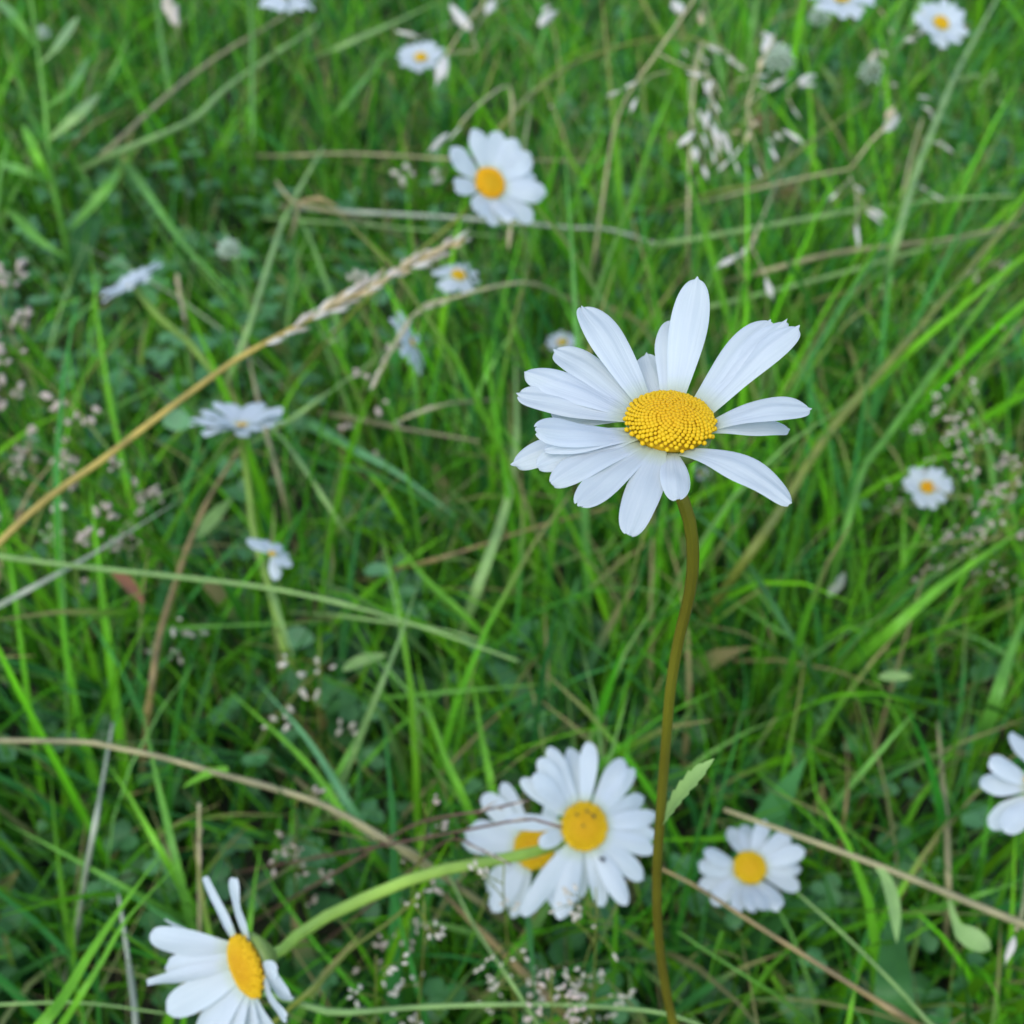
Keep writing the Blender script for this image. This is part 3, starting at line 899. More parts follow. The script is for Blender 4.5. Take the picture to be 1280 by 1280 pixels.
def panicle(label, stems, spikes, kind='husk', r=0.0006, group="oat grass seed heads", name="oat_panicle", mat='rachis', zdef=0.26, fat=1.0, base=None):
    r = r * 1.3
    """stems: lists of (px,py[,z]) - the first one is the main stalk, rooted; spikes: (x0,y0,x1,y1[,z, kind])"""
    main = rooted(trace3(stems[0], zdef))
    th = Thing(name, label, "seed head", main[0], group)
    mb = MB()
    mb.tube(smooth_path(main, 30), [r * 1.9, r * 1.5, r], 6)
    for s in stems[1:]:
        mb.tube(smooth_path(trace3(s, zdef), 14), [r * 0.8, r * 0.45], 5)
    th.part("stem", mb, M[mat])
    for q in spikes:
        z = q[4] if len(q) > 4 else zdef
        k = q[5] if len(q) > 5 else kind
        za, zb = z, z - RND.uniform(0, 0.008)
        put_spikelet(th, PZ(q[0], q[1], za), PZ(q[2], q[3], zb), k, fat * RND.uniform(0.65, 0.95))
    return th


def Zm(lst, x0, y0, sc, z=None):
    out = []
    for q in lst:
        q2 = [x0 + q[0] / sc, y0 + q[1] / sc]
        if len(q) >= 4:
            q2 += [x0 + q[2] / sc, y0 + q[3] / sc]
        if z is not None:
            q2.append(z)
        out.append(tuple(q2))
    return out


S4 = 4.267
panicle("oat stalk with a red joint leaning up to the top edge above the tall daisy",
        [[(745, 305, 0.17), (752, 259, 0.19), (773, 144, 0.25), (823, 64, 0.29), (862, 8, 0.31), (880, -20, 0.32)],
         Zm([(345, 280), (420, 320), (530, 370), (610, 400), (660, 450), (695, 530)], 740, 0, S4, 0.285), Zm([(265, 445), (330, 400), (420, 380)], 740, 0, S4, 0.27),
         Zm([(625, 560), (600, 690)], 740, 0, S4, 0.27), Zm([(660, 450), (635, 500), (628, 570)], 740, 0, S4, 0.28)],
        Zm([(240, 435, 160, 475), (150, 485, 70, 522), (240, 520, 200, 605), (485, 70, 430, 0), (500, 385, 610, 410), (630, 500, 640, 550), (625, 590, 595, 685), (550, 700, 450, 790), (645, 420, 605, 505)], 740, 0, S4, 0.275), kind='husk', zdef=0.27)
panicle("dense drooping oat panicle of pale grains above the right petals of the tall daisy",
        [[(860, 300, 0.14), (862, 200, 0.18), (868, 100, 0.22), (878, 55, 0.24)],
         Zm([(570, 240), (600, 330), (620, 430), (650, 560), (670, 660), (720, 760)], 740, 0, S4, 0.23), Zm([(570, 230), (680, 250), (820, 380)], 740, 0, S4, 0.23), Zm([(560, 260), (520, 500), (560, 700), (600, 880)], 740, 0, S4, 0.22)],
        Zm([(480, 260, 520, 305), (610, 245, 710, 285), (570, 300, 635, 340), (640, 250, 660, 300), (715, 300, 770, 345), (760, 335, 828, 385), (555, 340, 565, 440), (600, 430, 625, 510), (650, 540, 685, 612), (625, 480, 645, 545),
            (545, 780, 560, 865), (590, 715, 620, 795), (640, 650, 690, 800), (690, 700, 740, 835), (590, 880, 620, 962), (655, 760, 690, 830), (570, 580, 590, 660), (760, 850, 785, 935), (640, 800, 660, 880), (600, 640, 612, 700)], 740, 0, S4, 0.225),
        kind='husk', zdef=0.225)
panicle("open oat panicle with orange joints beside the white clover head above the tall daisy",
        [[(965, 240, 0.15), (940, 170, 0.2), (934, 135, 0.22), (948, 90, 0.24), (968, 45, 0.26)],
         Zm([(820, 770), (840, 690), (820, 640)], 740, 0, S4, 0.22), Zm([(830, 560), (900, 500), (950, 470), (1040, 410)], 740, 0, S4, 0.235), Zm([(830, 580), (860, 660)], 740, 0, S4, 0.225), Zm([(1040, 490), (1100, 440)], 740, 0, S4, 0.23),
         Zm([(770, 430), (850, 410), (900, 400)], 740, 0, S4, 0.24), Zm([(1040, 510), (1070, 575)], 740, 0, S4, 0.23)],
        Zm([(800, 775, 740, 860), (735, 850, 660, 920), (870, 885, 905, 960), (960, 200, 900, 185), (915, 280, 975, 185), (870, 410, 950, 400), (880, 448, 950, 470), (940, 480, 1040, 415), (1100, 440, 1195, 400), (1105, 455, 1200, 450),
            (1065, 570, 1118, 640), (1015, 690, 1140, 768), (970, 710, 1022, 750), (950, 780, 990, 865), (935, 740, 985, 775)], 740, 0, S4, 0.23)
        + [(x0, y0, x1, y1, 0.235, 'goldhusk') for x0, y0, x1, y1 in Zm([(895, 370, 910, 310), (850, 670, 892, 655), (800, 705, 735, 705), (585, 130, 572, 60), (840, 700, 815, 770)], 740, 0, S4)], zdef=0.23)
S3 = 2.977
panicle("bent oat stalk hanging four grains left of the crossing stems at upper right",
        [[(905, 246, 0.16), (978, 228, 0.18), (1058, 212, 0.2), (1066, 213, 0.205), (1075, 191, 0.215), (1105, 161, 0.225), (1121, 140, 0.23)],
         Zm([(630, 650), (650, 700), (680, 760), (720, 790)], 850, 0, S3, 0.2), Zm([(640, 660), (600, 700), (580, 720)], 850, 0, S3, 0.2), Zm([(655, 720), (660, 790), (660, 840)], 850, 0, S3, 0.2)],
        Zm([(590, 712, 550, 750), (705, 775, 775, 815), (695, 785, 755, 838), (655, 835, 667, 925), (755, 490, 825, 428), (645, 690, 690, 720)], 850, 0, S3, 0.2) + [(1107, 150, 1120, 132, .22, 'goldhusk')], zdef=0.2)
panicle("short oat stalk crossing the top right daisy with two grains",
        [[(1112, 70, 0.17), (1128, 56, 0.19), (1145, 40, 0.21)]], Zm([(835, 150, 885, 145), (885, 130, 945, 95), (875, 90, 925, 35), (780, 105, 795, 135)], 850, 0, S3, 0.22) + [(1098, 10, 1108, 24, .2, 'goldhusk')], zdef=0.19)
panicle("pair of pale grains on a thin stalk below the top right daisy",
        [[(1125, 260, 0.16), (1140, 190, 0.17), (1153, 148, 0.18)]], Zm([(885, 360, 940, 368), (900, 395, 945, 420), (905, 512, 965, 540), (955, 525, 1022, 570), (885, 690, 940, 722), (925, 715, 985, 748), (930, 415, 945, 450)], 850, 0, S3, 0.17), zdef=0.17)
panicle("thin drooping oat stalk with grains hanging over the round top daisy",
        [[(585, -12, 0.24), (612, -8, 0.24), (560, 60, 0.22), (558, 68, 0.22)], Zm([(385, 200), (430, 192), (497, 190), (480, 130), (545, 20)], 430, 0, S3, 0.22)],
        Zm([(190, 115, 290, 140), (385, 205, 345, 320), (470, 110, 390, 15), (530, 55, 565, -5)], 430, 0, S3, 0.22), zdef=0.22)
panicle("short oat stalk with two joined grains above the left of the notched daisy",
        [[(640, 160, 0.2), (637, 108, 0.22), (598, 131, 0.24), (575, 156, 0.245)]], Zm([(435, 470, 385, 525), (390, 495, 315, 570), (725, 95, 785, 35), (735, 45, 770, 15), (765, 400, 775, 390)], 430, 0, S3, 0.245), zdef=0.22)
panicle("thin arching stalk with dark chaff reaching right from below the small tilted daisy",
        [[(712, 375, 0.15), (665, 354, 0.2), (618, 358, 0.21), (564, 373, 0.215), (521, 387, 0.215), (488, 440, 0.21), (466, 485, 0.2)]],
        [(564, 374, 545, 383), (550, 377, 528, 388), (535, 383, 518, 396), (515, 398, 503, 418), (508, 412, 494, 432), (500, 425, 484, 446), (487, 440, 474, 458), (477, 458, 466, 476), (470, 470, 462, 490)], kind='pinkhusk', zdef=0.21, fat=0.8)
panicle("short grey spike lying level left of the tall daisy", [[(590, 502, 0.13), (565, 504, 0.15), (547, 508, 0.155), (500, 525, 0.155)]],
        [(548, 507, 530, 512), (538, 509, 520, 516), (528, 513, 510, 520), (516, 518, 498, 527)], kind='pinkhusk', zdef=0.155, fat=1.0)
panicle("thin upright tan spike right of the lone left daisy", [[(236, 425, 0.10), (230, 385, 0.14), (222, 345, 0.16)]],
        [(231, 400, 227, 380), (229, 388, 225, 368), (227, 375, 222, 356), (224, 362, 221, 340)], kind='goldhusk', zdef=0.15, fat=.7)
panicle("thin upright yellow spike above the ragged daisy", [[(250, 1152, 0.12), (249, 1080, 0.16), (249, 1005, 0.2)]],
        [(250, 1080, 251, 1060), (250, 1065, 247, 1045), (249, 1050, 252, 1030), (249, 1035, 247, 1018), (249, 1022, 250, 1002)], kind='goldhusk', zdef=0.18, fat=.6)
panicle("single white bud on a thread stalk hanging under the tan stalk at the right edge", [[(1283, 1100, 0.13), (1278, 1140, 0.16), (1270, 1163, 0.165)]], [(1269, 1170, 1256, 1206)], kind='husk', zdef=0.165, fat=1.3)
panicle("pinkish bud spike poking in at the top edge left", [[(230, 60, .12), (222, 40, 0.16), (216, 20, 0.17), (208, -10, 0.18)]], [(221, 32, 214, 12), (217, 22, 210, 0), (213, 10, 206, -12)], kind='pinkhusk', zdef=0.17, fat=1.2)
panicle("tan grain hanging under the notched daisy", [[(645, 250, 0.2), (642, 270, 0.21), (638, 284, 0.21)]], [(638, 283, 635, 312)], kind='goldhusk', zdef=0.21, fat=1.0)
panicle("tan grain stalk reaching down to the top petal of the tall daisy", [[(965, 243, 0.15), (950, 280, 0.2), (938, 310, 0.2), (930, 325, .2)], [(938, 305, .2), (955, 340, .2), (962, 355, .2)]],
        [(925, 318, 893, 336, .2), (940, 305, 922, 322, .2), (957, 347, 966, 376, .2), (946, 290, 939, 306, .2, 'goldhusk')], zdef=0.2)


def seed_spike():
    pts = trace3([(-12, 690, 0.24), (140, 566, 0.25), (280, 460, 0.26), (330, 430, 0.262), (430, 376, 0.265), (520, 328, 0.268), (582, 298, 0.27)], 0)
    p3 = [pts[0] + np.array([-0.12, -0.05, -0.12]), pts[0] + np.array([-0.16, -0.08, -pts[0][2]])]
    p3 = [p3[1], p3[0]] + pts
    th = Thing("grass_seed_spike", "long golden grass stalk with a pale seed spike slanting across the left half", "seed head", p3[0])
    path = smooth_path(p3, 60)
    r = 4.6 * MPP * depth(pts[1])
    th.part("stem", MB().tube(path, [r * 1.1, r, r * 0.95, r * 0.5], 9), M['straw'])
    sp = smooth_path(pts[3:], 60)
    tg = tangents(sp)
    k = 0
    for i in range(0, 58, 1):
        t = i / 58
        dens = 1 if t > 0.25 else 0.45
        if RND.random() > dens:
            continue
        ang = RND.uniform(0, 6.28)
        f = frame_along(tg[i], ang)
        dirv = unit(tg[i] + f[:, 0] * RND.uniform(0.12, 0.38))
        L = RND.uniform(0.011, 0.016) * (1.0 - 0.3 * t) * (0.8 if t < 0.25 else 1)
        a = sp[i] + f[:, 0] * r * 0.6
        put_spikelet(th, a, a + dirv * L, 'goldhusk' if RND.random() < 0.4 else ('pinkhusk' if RND.random() < 0.5 else 'husk'), RND.uniform(0.8, 1.2))


seed_spike()


def bent_grass(label, cx, cy, spread, n, z, base, kind='pinkhusk', bead=7, mat='olive', seed=0, tall=1.0, aim=(0, -1), r=0.00036):
    """airy panicle: beads on hair-fine branches scattered round (cx, cy); base = (px, py) of the root"""
    rd = random.Random(seed + 500)
    top = PZ(cx + aim[0] * spread * 0.9, cy + aim[1] * spread * 0.9 * tall, z + 0.02)
    mid = PZ(cx, cy, z)
    p3 = rooted([PZ(base[0], base[1], max(0.05, z - 0.08)), mid, top])
    th = Thing("bent_grass_panicle", label, "seed head", p3[0], "airy bent grass seed heads")
    path = smooth_path(p3, 30)
    mb = MB().tube(path, [r * 1.6, r * 1.4, r * 0.8], 5)
    d = depth(mid)
    s = MPP * d
    beads = []
    left = n
    while left > 0:
        u = rd.uniform(0.45, 1.0)
        p0 = path[min(29, int(u * 29))]
        a = rd.uniform(0, 6.28)
        out = unit(np.array([math.cos(a), math.sin(a), rd.uniform(-0.3, 0.6)]))
        L = spread * s * rd.uniform(0.35, 1.0) * (1.25 - 0.5 * u)
        p1 = p0 + out * L
        p1[2] -= 0.12 * L
        pm = (p0 + p1) / 2 + Z * 0.12 * L
        br = smooth_path([p0, pm, p1], 7)
        mb.tube(br, [r * 0.75, r * 0.4], 4)
        for kk in range(min(left, rd.randint(2, 5))):
            q = br[rd.randint(3, 6)]
            dv = unit(out + np.array([rd.uniform(-.8, .8), rd.uniform(-.8, .8), rd.uniform(-0.8, 0.5)]))
            q2 = q + dv * rd.uniform(0.3, 1.5) * bead * s
            mb.tube([q, q2], [r * 0.4, r * 0.3], 3)
            beads.append((q2, q2 + dv * bead * s * rd.uniform(0.75, 1.2)))
            left -= 1
    th.part("stem", mb, M[mat])
    for a, b in beads:
        put_spikelet(th, a, b, kind, 1.0, BEAD)


BG = [
    ("airy pink bent grass panicle at the right edge beside the tiny daisy", 1225, 560, 62, 90, 0.20, (1190, 700), 'pinkhusk', 8),
    ("pink bent grass cluster in the right corner of the seed haze, lower part", 1262, 600, 40, 55, 0.19, (1240, 720), 'pinkhusk', 8),
    ("pale bent grass panicle above the pink seed haze at the right edge", 1200, 470, 70, 70, 0.18, (1150, 640), 'husk', 6),
    ("pale green bent grass panicle in the upper right between slanting stems", 1130, 400, 60, 60, 0.16, (1100, 560), 'palegreen', 6),
    ("faint bent grass panicle near the top right edge below the daisy", 1235, 130, 50, 50, 0.15, (1220, 260), 'palegreen', 7),
    ("small pinkish bent grass head at the right edge by the level stems", 1255, 290, 35, 30, 0.17, (1240, 390), 'pinkhusk', 8),
    ("plump pinkish grass panicle at the left edge, upper of two", 18, 335, 26, 22, 0.2, (10, 420), 'pinkhusk', 13),
    ("plump pinkish grass panicle at the left edge, lower of two", 30, 420, 42, 46, 0.2, (15, 530), 'pinkhusk', 14),
    ("pinkish grass head under the golden stalk at left", 100, 520, 40, 26, 0.17, (110, 610), 'pinkhusk', 14),
    ("mauve bent grass head over the round leaf left of the edge-on daisy", 165, 600, 34, 45, 0.17, (150, 690), 'pinkhusk', 8),
    ("mauve grass cluster on the grey dead blade at left", 130, 662, 24, 24, 0.17, (120, 740), 'pinkhusk', 11),
    ("loose seeds on a thin stalk at the left below the golden stalk", 45, 620, 45, 20, 0.16, (40, 720), 'husk', 11),
    ("loose pale seeds on thin stalks around the olive brown stem at left", 220, 735, 48, 16, 0.16, (215, 820), 'husk', 11),
    ("loose pale seeds in the turf below the bunched daisy", 400, 850, 62, 22, 0.15, (400, 950), 'husk', 11),
    ("mauve bent grass panicle left of the overlapping daisies", 530, 1050, 52, 44, 0.19, (500, 1180), 'pinkhusk', 8),
    ("bent grass panicle with pale seeds directly below the half hidden daisy", 630, 1130, 55, 60, 0.21, (640, 1230), 'husk', 8),
    ("bent grass panicle with pale seeds below the overlapping daisy by the tall stem", 745, 1165, 62, 75, 0.19, (740, 1290), 'husk', 8),
    ("bent grass panicle at the bottom edge left of the tall stem", 690, 1262, 60, 60, 0.2, (690, 1330), 'pinkhusk', 9),
    ("bent grass panicle at the bottom edge right of the ragged daisy", 530, 1180, 60, 40, 0.19, (520, 1300), 'husk', 8),
    ("loose pale seeds at the bottom edge below the olive stem", 470, 1235, 45, 24, 0.19, (470, 1310), 'husk', 9),
    ("faint mauve seeds in the turf above the ragged daisy", 370, 1030, 45, 34, 0.14, (370, 1130), 'pinkhusk', 8),
    ("loose pale seeds left of the notched daisy near the silvery stem", 480, 290, 62, 18, 0.17, (470, 400), 'husk', 12),
    ("loose white seeds below the round top daisy", 520, 155, 36, 7, 0.19, (520, 240), 'husk', 14),
    ("tan seeds on thin stalks below the seed spike", 470, 470, 40, 18, 0.17, (460, 560), 'pinkhusk', 11),
    ("pale seeds hanging at the top right between oat stalks", 1080, 30, 30, 12, 0.19, (1085, 110), 'husk', 10),
]
for i, (lab, cx, cy, spd, n, z, base, kind, bead) in enumerate(BG):
    bent_grass(lab, cx, cy, spd, n, z, base, kind, bead * 1.15, seed=i)


def petal_straws():
    """thin dark grass twigs lying over the petals of the overlapping daisies"""
    zo = 0.25
    for lab, pts, tw in (("dark twiggy grass sprig crossing the top petals of the half hidden daisy", [(440, 1078, .16), (520, 1030, .2), (600, 1014, .225), (662, 1000, .23)], [(600, 1014, 622, 1000), (640, 1006, 660, 1001), (618, 1010, 632, 1012)]),
                         ("dark twiggy grass sprig crossing the petals beside the second yellow disc", [(450, 1062, .17), (570, 1040, .21), (660, 1024, .23), (702, 1034, .235)], [(640, 1026, 662, 1022), (665, 1024, 684, 1030), (680, 1028, 702, 1036)]),
                         ("brown grass sprig under the green stem on the half hidden daisy", [(500, 1100, .15), (560, 1050, .2), (600, 1062, .22), (638, 1080, .225)], [(585, 1056, 606, 1064), (605, 1062, 622, 1074), (620, 1070, 638, 1081)])):
        panicle(lab, [pts], [(a, b, c, e, .232) for a, b, c, e in tw], kind='pinkhusk', r=0.00035, name="grass_sprig", mat='darkrachis', zdef=0.23, fat=0.6, group="dark grass sprigs over the daisies")


petal_straws()


def dry_stalk():
    p3 = rooted(trace3([(486, 290, 0.11), (430, 268, 0.15), (385, 258, 0.16), (363, 250, 0.165), (345, 226, 0.17)], 0.15))
    th = Thing("dry_stalk", "frayed dry brown stalk meeting the light green stem in the upper left", "dry stalk", p3[0])
    th.part("stem", MB().tube(smooth_path(p3, 30), [0.0012, 0.0016, 0.0022, 0.0010], 7), M['tan'])
    for pts, w in (([(372, 254), (366, 280), (358, 305)], 9), ([(375, 252), (400, 250), (426, 262)], 8), ([(366, 250), (350, 262), (340, 270)], 7)):
        pa = smooth_path(trace3(pts, 0.163), 10)
        th.part("dry_leaf", MB().sheet(ribbon(pa, w * MPP * depth(pa[4]), unit(CAMP - pa[4]), 0.8, 0.4, 5)), M['brown'])


dry_stalk()


def clover_head(label, px, py, z, rad, base, n=46, seed=0, mat='cloverhead'):
    rd = random.Random(seed)
    C = PZ(px, py, z)
    s = MPP * depth(C)
    R = rad * s
    p3 = rooted([PZ(base[0], base[1], z * 0.5), C - Z * R * 0.5])
    th = Thing("clover_flower", label, "clover", p3[0], "white clover flowers in the grass")
    th.part("stem", MB().tube(smooth_path(p3, 14), [0.0009, 0.0008], 6), M['green'])
    mb = MB()
    for i in range(n):
        zz = 1 - 1.6 * (i + 0.5) / n
        a = i * 2.399963
        q = math.sqrt(max(0, 1 - zz * zz))
        dv = unit(np.array([q * math.cos(a), q * math.sin(a), zz + 0.25]))
        mb.spindle(C + dv * R * 0.35, C + dv * R * rd.uniform(0.85, 1.1), R * 0.17, 5, 0.6)
    th.part("flower_head", mb, M[mat])


clover_head("pale round clover head between oat stalks at the top right", 1090, 92, 0.13, 19, (1092, 150), seed=1)
clover_head("white clover head behind the open oat panicle", 972, 76, 0.14, 22, (975, 150), seed=2)
clover_head("small clover head under the cropped top daisy right of the oats", 1024, 24, 0.14, 15, (1026, 70), seed=3)
clover_head("faint greenish clover head right of the lone left daisy", 287, 313, 0.12, 16, (289, 350), seed=4)
clover_head("pale clover bud on a leafy weed in the top left corner", 54, 43, 0.16, 10, (54, 90), seed=5)


def withered(label, px, py, z, rad, base, seed):
    rd = random.Random(seed)
    C = PZ(px, py, z)
    R = rad * MPP * depth(C)
    p3 = rooted([PZ(base[0], base[1], z * 0.6), C])
    th = Thing("withered_flower", label, "dead flower", p3[0])
    th.part("stem", MB().tube(smooth_path(p3, 14), [0.0009, 0.0008], 6), M['brown'])
    mb = MB()
    for i in range(70):
        dv = unit(np.array([rd.gauss(0, 1), rd.gauss(0, 1), rd.gauss(0.2, 0.8)]))
        mb.tube(smooth_path([C, C + dv * R * 0.6 + Z * R * .1, C + dv * R * rd.uniform(.7, 1.1) - Z * R * .15], 5), [R * 0.035, R * 0.02], 4)
    th.part("flower_head", mb, M['brown'])


withered("withered brown flower head inside the open oat panicle", 950, 155, 0.17, 24, (955, 220), 1)
withered("withered brown tuft above the smooth level stem at upper right", 985, 243, 0.14, 20, (985, 290), 2)


def beetle(label, px, py, d, N, size):
    C = P(px, py, d)
    N = unit(N)
    a = unit(np.cross(N, [0.3 + RND.random(), 0.8, RND.random()]))
    th = Thing("beetle", label, "beetle", C, "tiny dark beetles on the daisies")
    th.part("body", MB().spindle(C - a * size * 0.5, C + a * size * 0.35, size * 0.27, 8, 0.5), M['beetle'])
    th.part("head", MB().spindle(C + a * size * 0.28, C + a * size * 0.55, size * 0.14, 7, 0.5), M['beetle'])
    b = np.cross(N, a)
    for k in (-0.2, 0.0, 0.2):
        for sd_ in (-1, 1):
            p0 = C + a * size * k + b * sd_ * size * 0.2
            p1 = C + a * size * (k * 1.6) + b * sd_ * size * 0.5 - N * size * 0.2
            th.part("leg", MB().tube([p0, p1], [size * 0.03, size * 0.02], 4), M['beetle'])


BN = cam_vec(0.22, 0.22, 0.95)
beetle("tiny dark beetle at the upper right of the facing daisy's yellow disc", 742, 1020, 0.4945, BN, 0.0022)
beetle("tiny dark beetle at the top of the facing daisy's yellow disc", 734, 1014, 0.4945, BN, 0.0018)
beetle("tiny dark beetle at the upper left of the facing daisy's yellow disc", 721, 1018, 0.4945, BN, 0.0016)
beetle("tiny dark beetle at the centre of the facing daisy's yellow disc", 729, 1032, 0.494, BN, 0.0015)
beetle("small dark beetle on a white petal below the facing daisy's disc", 753, 1074, 0.496, BN, 0.0028)

# ------------------------------------------------------------------ turf: grass, clover leaves, dead thatch
def noise2(x, y, seed, sc):
    r = np.random.default_rng(seed)
    out = np.zeros_like(x)
    for k in range(6):
        a = r.uniform(0, 6.28)
        f = sc * r.uniform(0.6, 1.8)
        out += np.sin((x * math.cos(a) + y * math.sin(a)) * f + r.uniform(0, 6.28))
    return out / 6 ** 0.5


def clear_sight(tipz_path):
    """mask of blades (n, k, 3) that would stand between the lens and a flower head"""
    n = tipz_path.shape[0]
    bad = np.zeros(n, bool)
    for C, R in SIGHT:
        ax = C - CAMP
        D = np.linalg.norm(ax)
        ax = ax / D
        v = tipz_path - CAMP
        al = v @ ax
        off = np.linalg.norm(v - al[..., None] * ax, axis=-1)
        hit = (al < D + R * 0.3) & (al > 0.02) & (off < R * 0.95 * al / D)
        bad |= hit.any(1)
    v = tipz_path - CAMP
    d = np.maximum(v @ FWD, 1e-3)
    X, Y = v @ RIGHT / d, v @ UP / d
    for q, r in STALKS:
        w = q - CAMP
        dq = w @ FWD
        hit = (d < dq) & (np.hypot(X - w @ RIGHT / dq, Y - w @ UP / dq) < r / dq)
        bad |= hit.any(1)
    return bad


def mesh_from_arrays(name, V, F, colors, uv):
    me = bpy.data.meshes.new(name)
    nv, nf = len(V), len(F)
    me.vertices.add(nv)
    me.vertices.foreach_set("co", V.astype(np.float32).ravel())
    k = F.shape[1]
    me.loops.add(nf * k)
    me.loops.foreach_set("vertex_index", F.astype(np.int32).ravel())
    me.polygons.add(nf)
    me.polygons.foreach_set("loop_start", np.arange(0, nf * k, k, dtype=np.int32))
    me.polygons.foreach_set("loop_total", np.full(nf, k, dtype=np.int32))
    me.polygons.foreach_set("use_smooth", np.ones(nf, dtype=bool))
    me.update(calc_edges=True)
    ca = me.color_attributes.new("tint", 'FLOAT_COLOR', 'POINT')
    c4 = np.ones((nv, 4), np.float32)
    c4[:, :3] = colors
    ca.data.foreach_set("color", c4.ravel())
    lay = me.uv_layers.new(name="UVMap")
    lay.data.foreach_set("uv", uv[F.ravel()].astype(np.float32).ravel())
    me.validate()
    return me


def scatter(rg, n, near=0.55):
    """turf positions: dense where the photo looks, thinning out around it"""
    m = int(n * near)
    y1 = 0.12 + (rg.random(m) ** 0.85) * 1.75
    x1 = (rg.random(m) * 2 - 1) * (0.28 + y1 * 0.52)
    k = n - m
    y2 = -0.4 + rg.random(k) ** 1.3 * 4.4
    x2 = (rg.random(k) * 2 - 1) * 2.4
    return np.concatenate([x1, x2]), np.concatenate([y1, y2])


def build_grass(n, seed, wr, lr, palette, weights, name, label, lean=0.35, curv=(0.3, 1.5), patch=None, leafy=False, zmax=1.0):
    rg = np.random.default_rng(seed)
    # tufts: several blades share a foot
    nt_ = int(n / 7)
    tx, ty = scatter(rg, nt_)
    idx = rg.integers(0, nt_, n)
    x = tx[idx] + rg.normal(0, 0.012, n)
    y = ty[idx] + rg.normal(0, 0.012, n)
    keep = noise2(x, y, 5, 9.0) + rg.normal(0, 0.7, n) > -2.0
    if patch:
        keep &= noise2(x, y, patch[0], patch[1]) > patch[2]
    x, y, idx = x[keep], y[keep], idx[keep]
    n = len(x)
    tl = rg.uniform(0.7, 1.2, nt_)[idx]
    L = rg.uniform(lr[0], lr[1], n) * tl * (1 + 0.18 * noise2(x, y, 9, 6.0))
    az = rg.uniform(0, 2 * math.pi, n) + 0.8 * noise2(x, y, 3, 4.0)
    th0 = np.abs(rg.normal(0, lean, n))
    kc = rg.uniform(curv[0], curv[1], n)
    S = 6
    s = np.linspace(0, 1, S + 1)
    ang = th0[:, None] + kc[:, None] * s[None, :] ** 1.4
    ds = L[:, None] / S
    hx = np.concatenate([np.zeros((n, 1)), np.cumsum(np.sin(ang[:, :-1]) * ds, 1)], 1)
    hz = np.concatenate([np.zeros((n, 1)), np.cumsum(np.cos(ang[:, :-1]) * ds, 1)], 1)
    yaw = az[:, None] + rg.normal(0, 0.35, n)[:, None] * s[None, :]
    dx, dy = np.cos(yaw), np.sin(yaw)
    cen = np.stack([x[:, None] + hx * dx, y[:, None] + hx * dy, np.maximum(hz, 0.004)], -1)
    bad = clear_sight(cen)
    # keep the camera's own space free
    dcam = np.linalg.norm(cen - CAMP, axis=-1).min(1)
    ok = ~bad & (dcam > 0.46) & (cen[..., 2].max(1) < zmax)
    cen, ang, yaw, L, idx = cen[ok], ang[ok], yaw[ok], L[ok], idx[ok]
    n = len(cen)
    tw = rg.normal(0, 0.9, n)[:, None] * (0.3 + s[None, :])
    side = np.stack([-np.sin(yaw), np.cos(yaw), np.zeros_like(yaw)], -1)
    tan = np.stack([np.sin(ang) * np.cos(yaw), np.sin(ang) * np.sin(yaw), np.cos(ang)], -1)
    nor = np.cross(side, tan)
    s2 = side * np.cos(tw)[..., None] + nor * np.sin(tw)[..., None]
    n2 = -side * np.sin(tw)[..., None] + nor * np.cos(tw)[..., None]
    w = rg.uniform(wr[0], wr[1], n)[:, None] * (np.sin(np.clip(s * 0.94 + 0.06, 0, 1) * math.pi)[None] ** 0.7 if leafy else np.minimum(1, 0.6 + s * 1.2)[None] * np.clip(1 - s ** 2.6, 0.03, 1)[None]) / 2
    V = np.stack([cen - s2 * w[..., None], cen - n2 * (w * 0.3)[..., None], cen + s2 * w[..., None]], 2)   # n, S+1, 3, 3
    V = V.reshape(-1, 3)
    base = (np.arange(n) * (S + 1) * 3)[:, None, None, None]
    ii = np.arange(S)[None, :, None, None]
    jj = np.arange(2)[None, None, :, None]
    q = np.array([0, 1, 4, 3])[None, None, None, :]
    F = (base + ii * 3 + jj + q).reshape(-1, 4)
    pal = np.array(palette)
    ci = rg.choice(len(pal), n, p=np.array(weights) / sum(weights))
    tuft = rg.uniform(0.62, 1.3, (nt_, 1))
    c = pal[ci] * tuft[idx] * rg.uniform(0.75, 1.22, (n, 1)) * (1 + rg.normal(0, 0.07, (n, 3)))
    dry = (rg.random(n) < 0.22)[:, None, None] * np.clip((s[None, :, None] - 0.68) / 0.2, 0, 1)
    cc = c[:, None, :] * (1 - dry) + np.array([0.34, 0.27, 0.11]) * dry
    col = np.repeat(np.clip(cc, 0.005, 0.9), 3, 1).reshape(-1, 3)
    U = np.broadcast_to(s[None, :, None], (n, S + 1, 3)).reshape(-1)
    Vv = np.broadcast_to(np.array([0, 0.5, 1])[None, None, :], (n, S + 1, 3)).reshape(-1)
    me = mesh_from_arrays(name, V, F, col, np.stack([U, Vv], 1))
    o = link(name, me, GRASS)
    tag(o, label, "grass", kind="stuff")
    return o


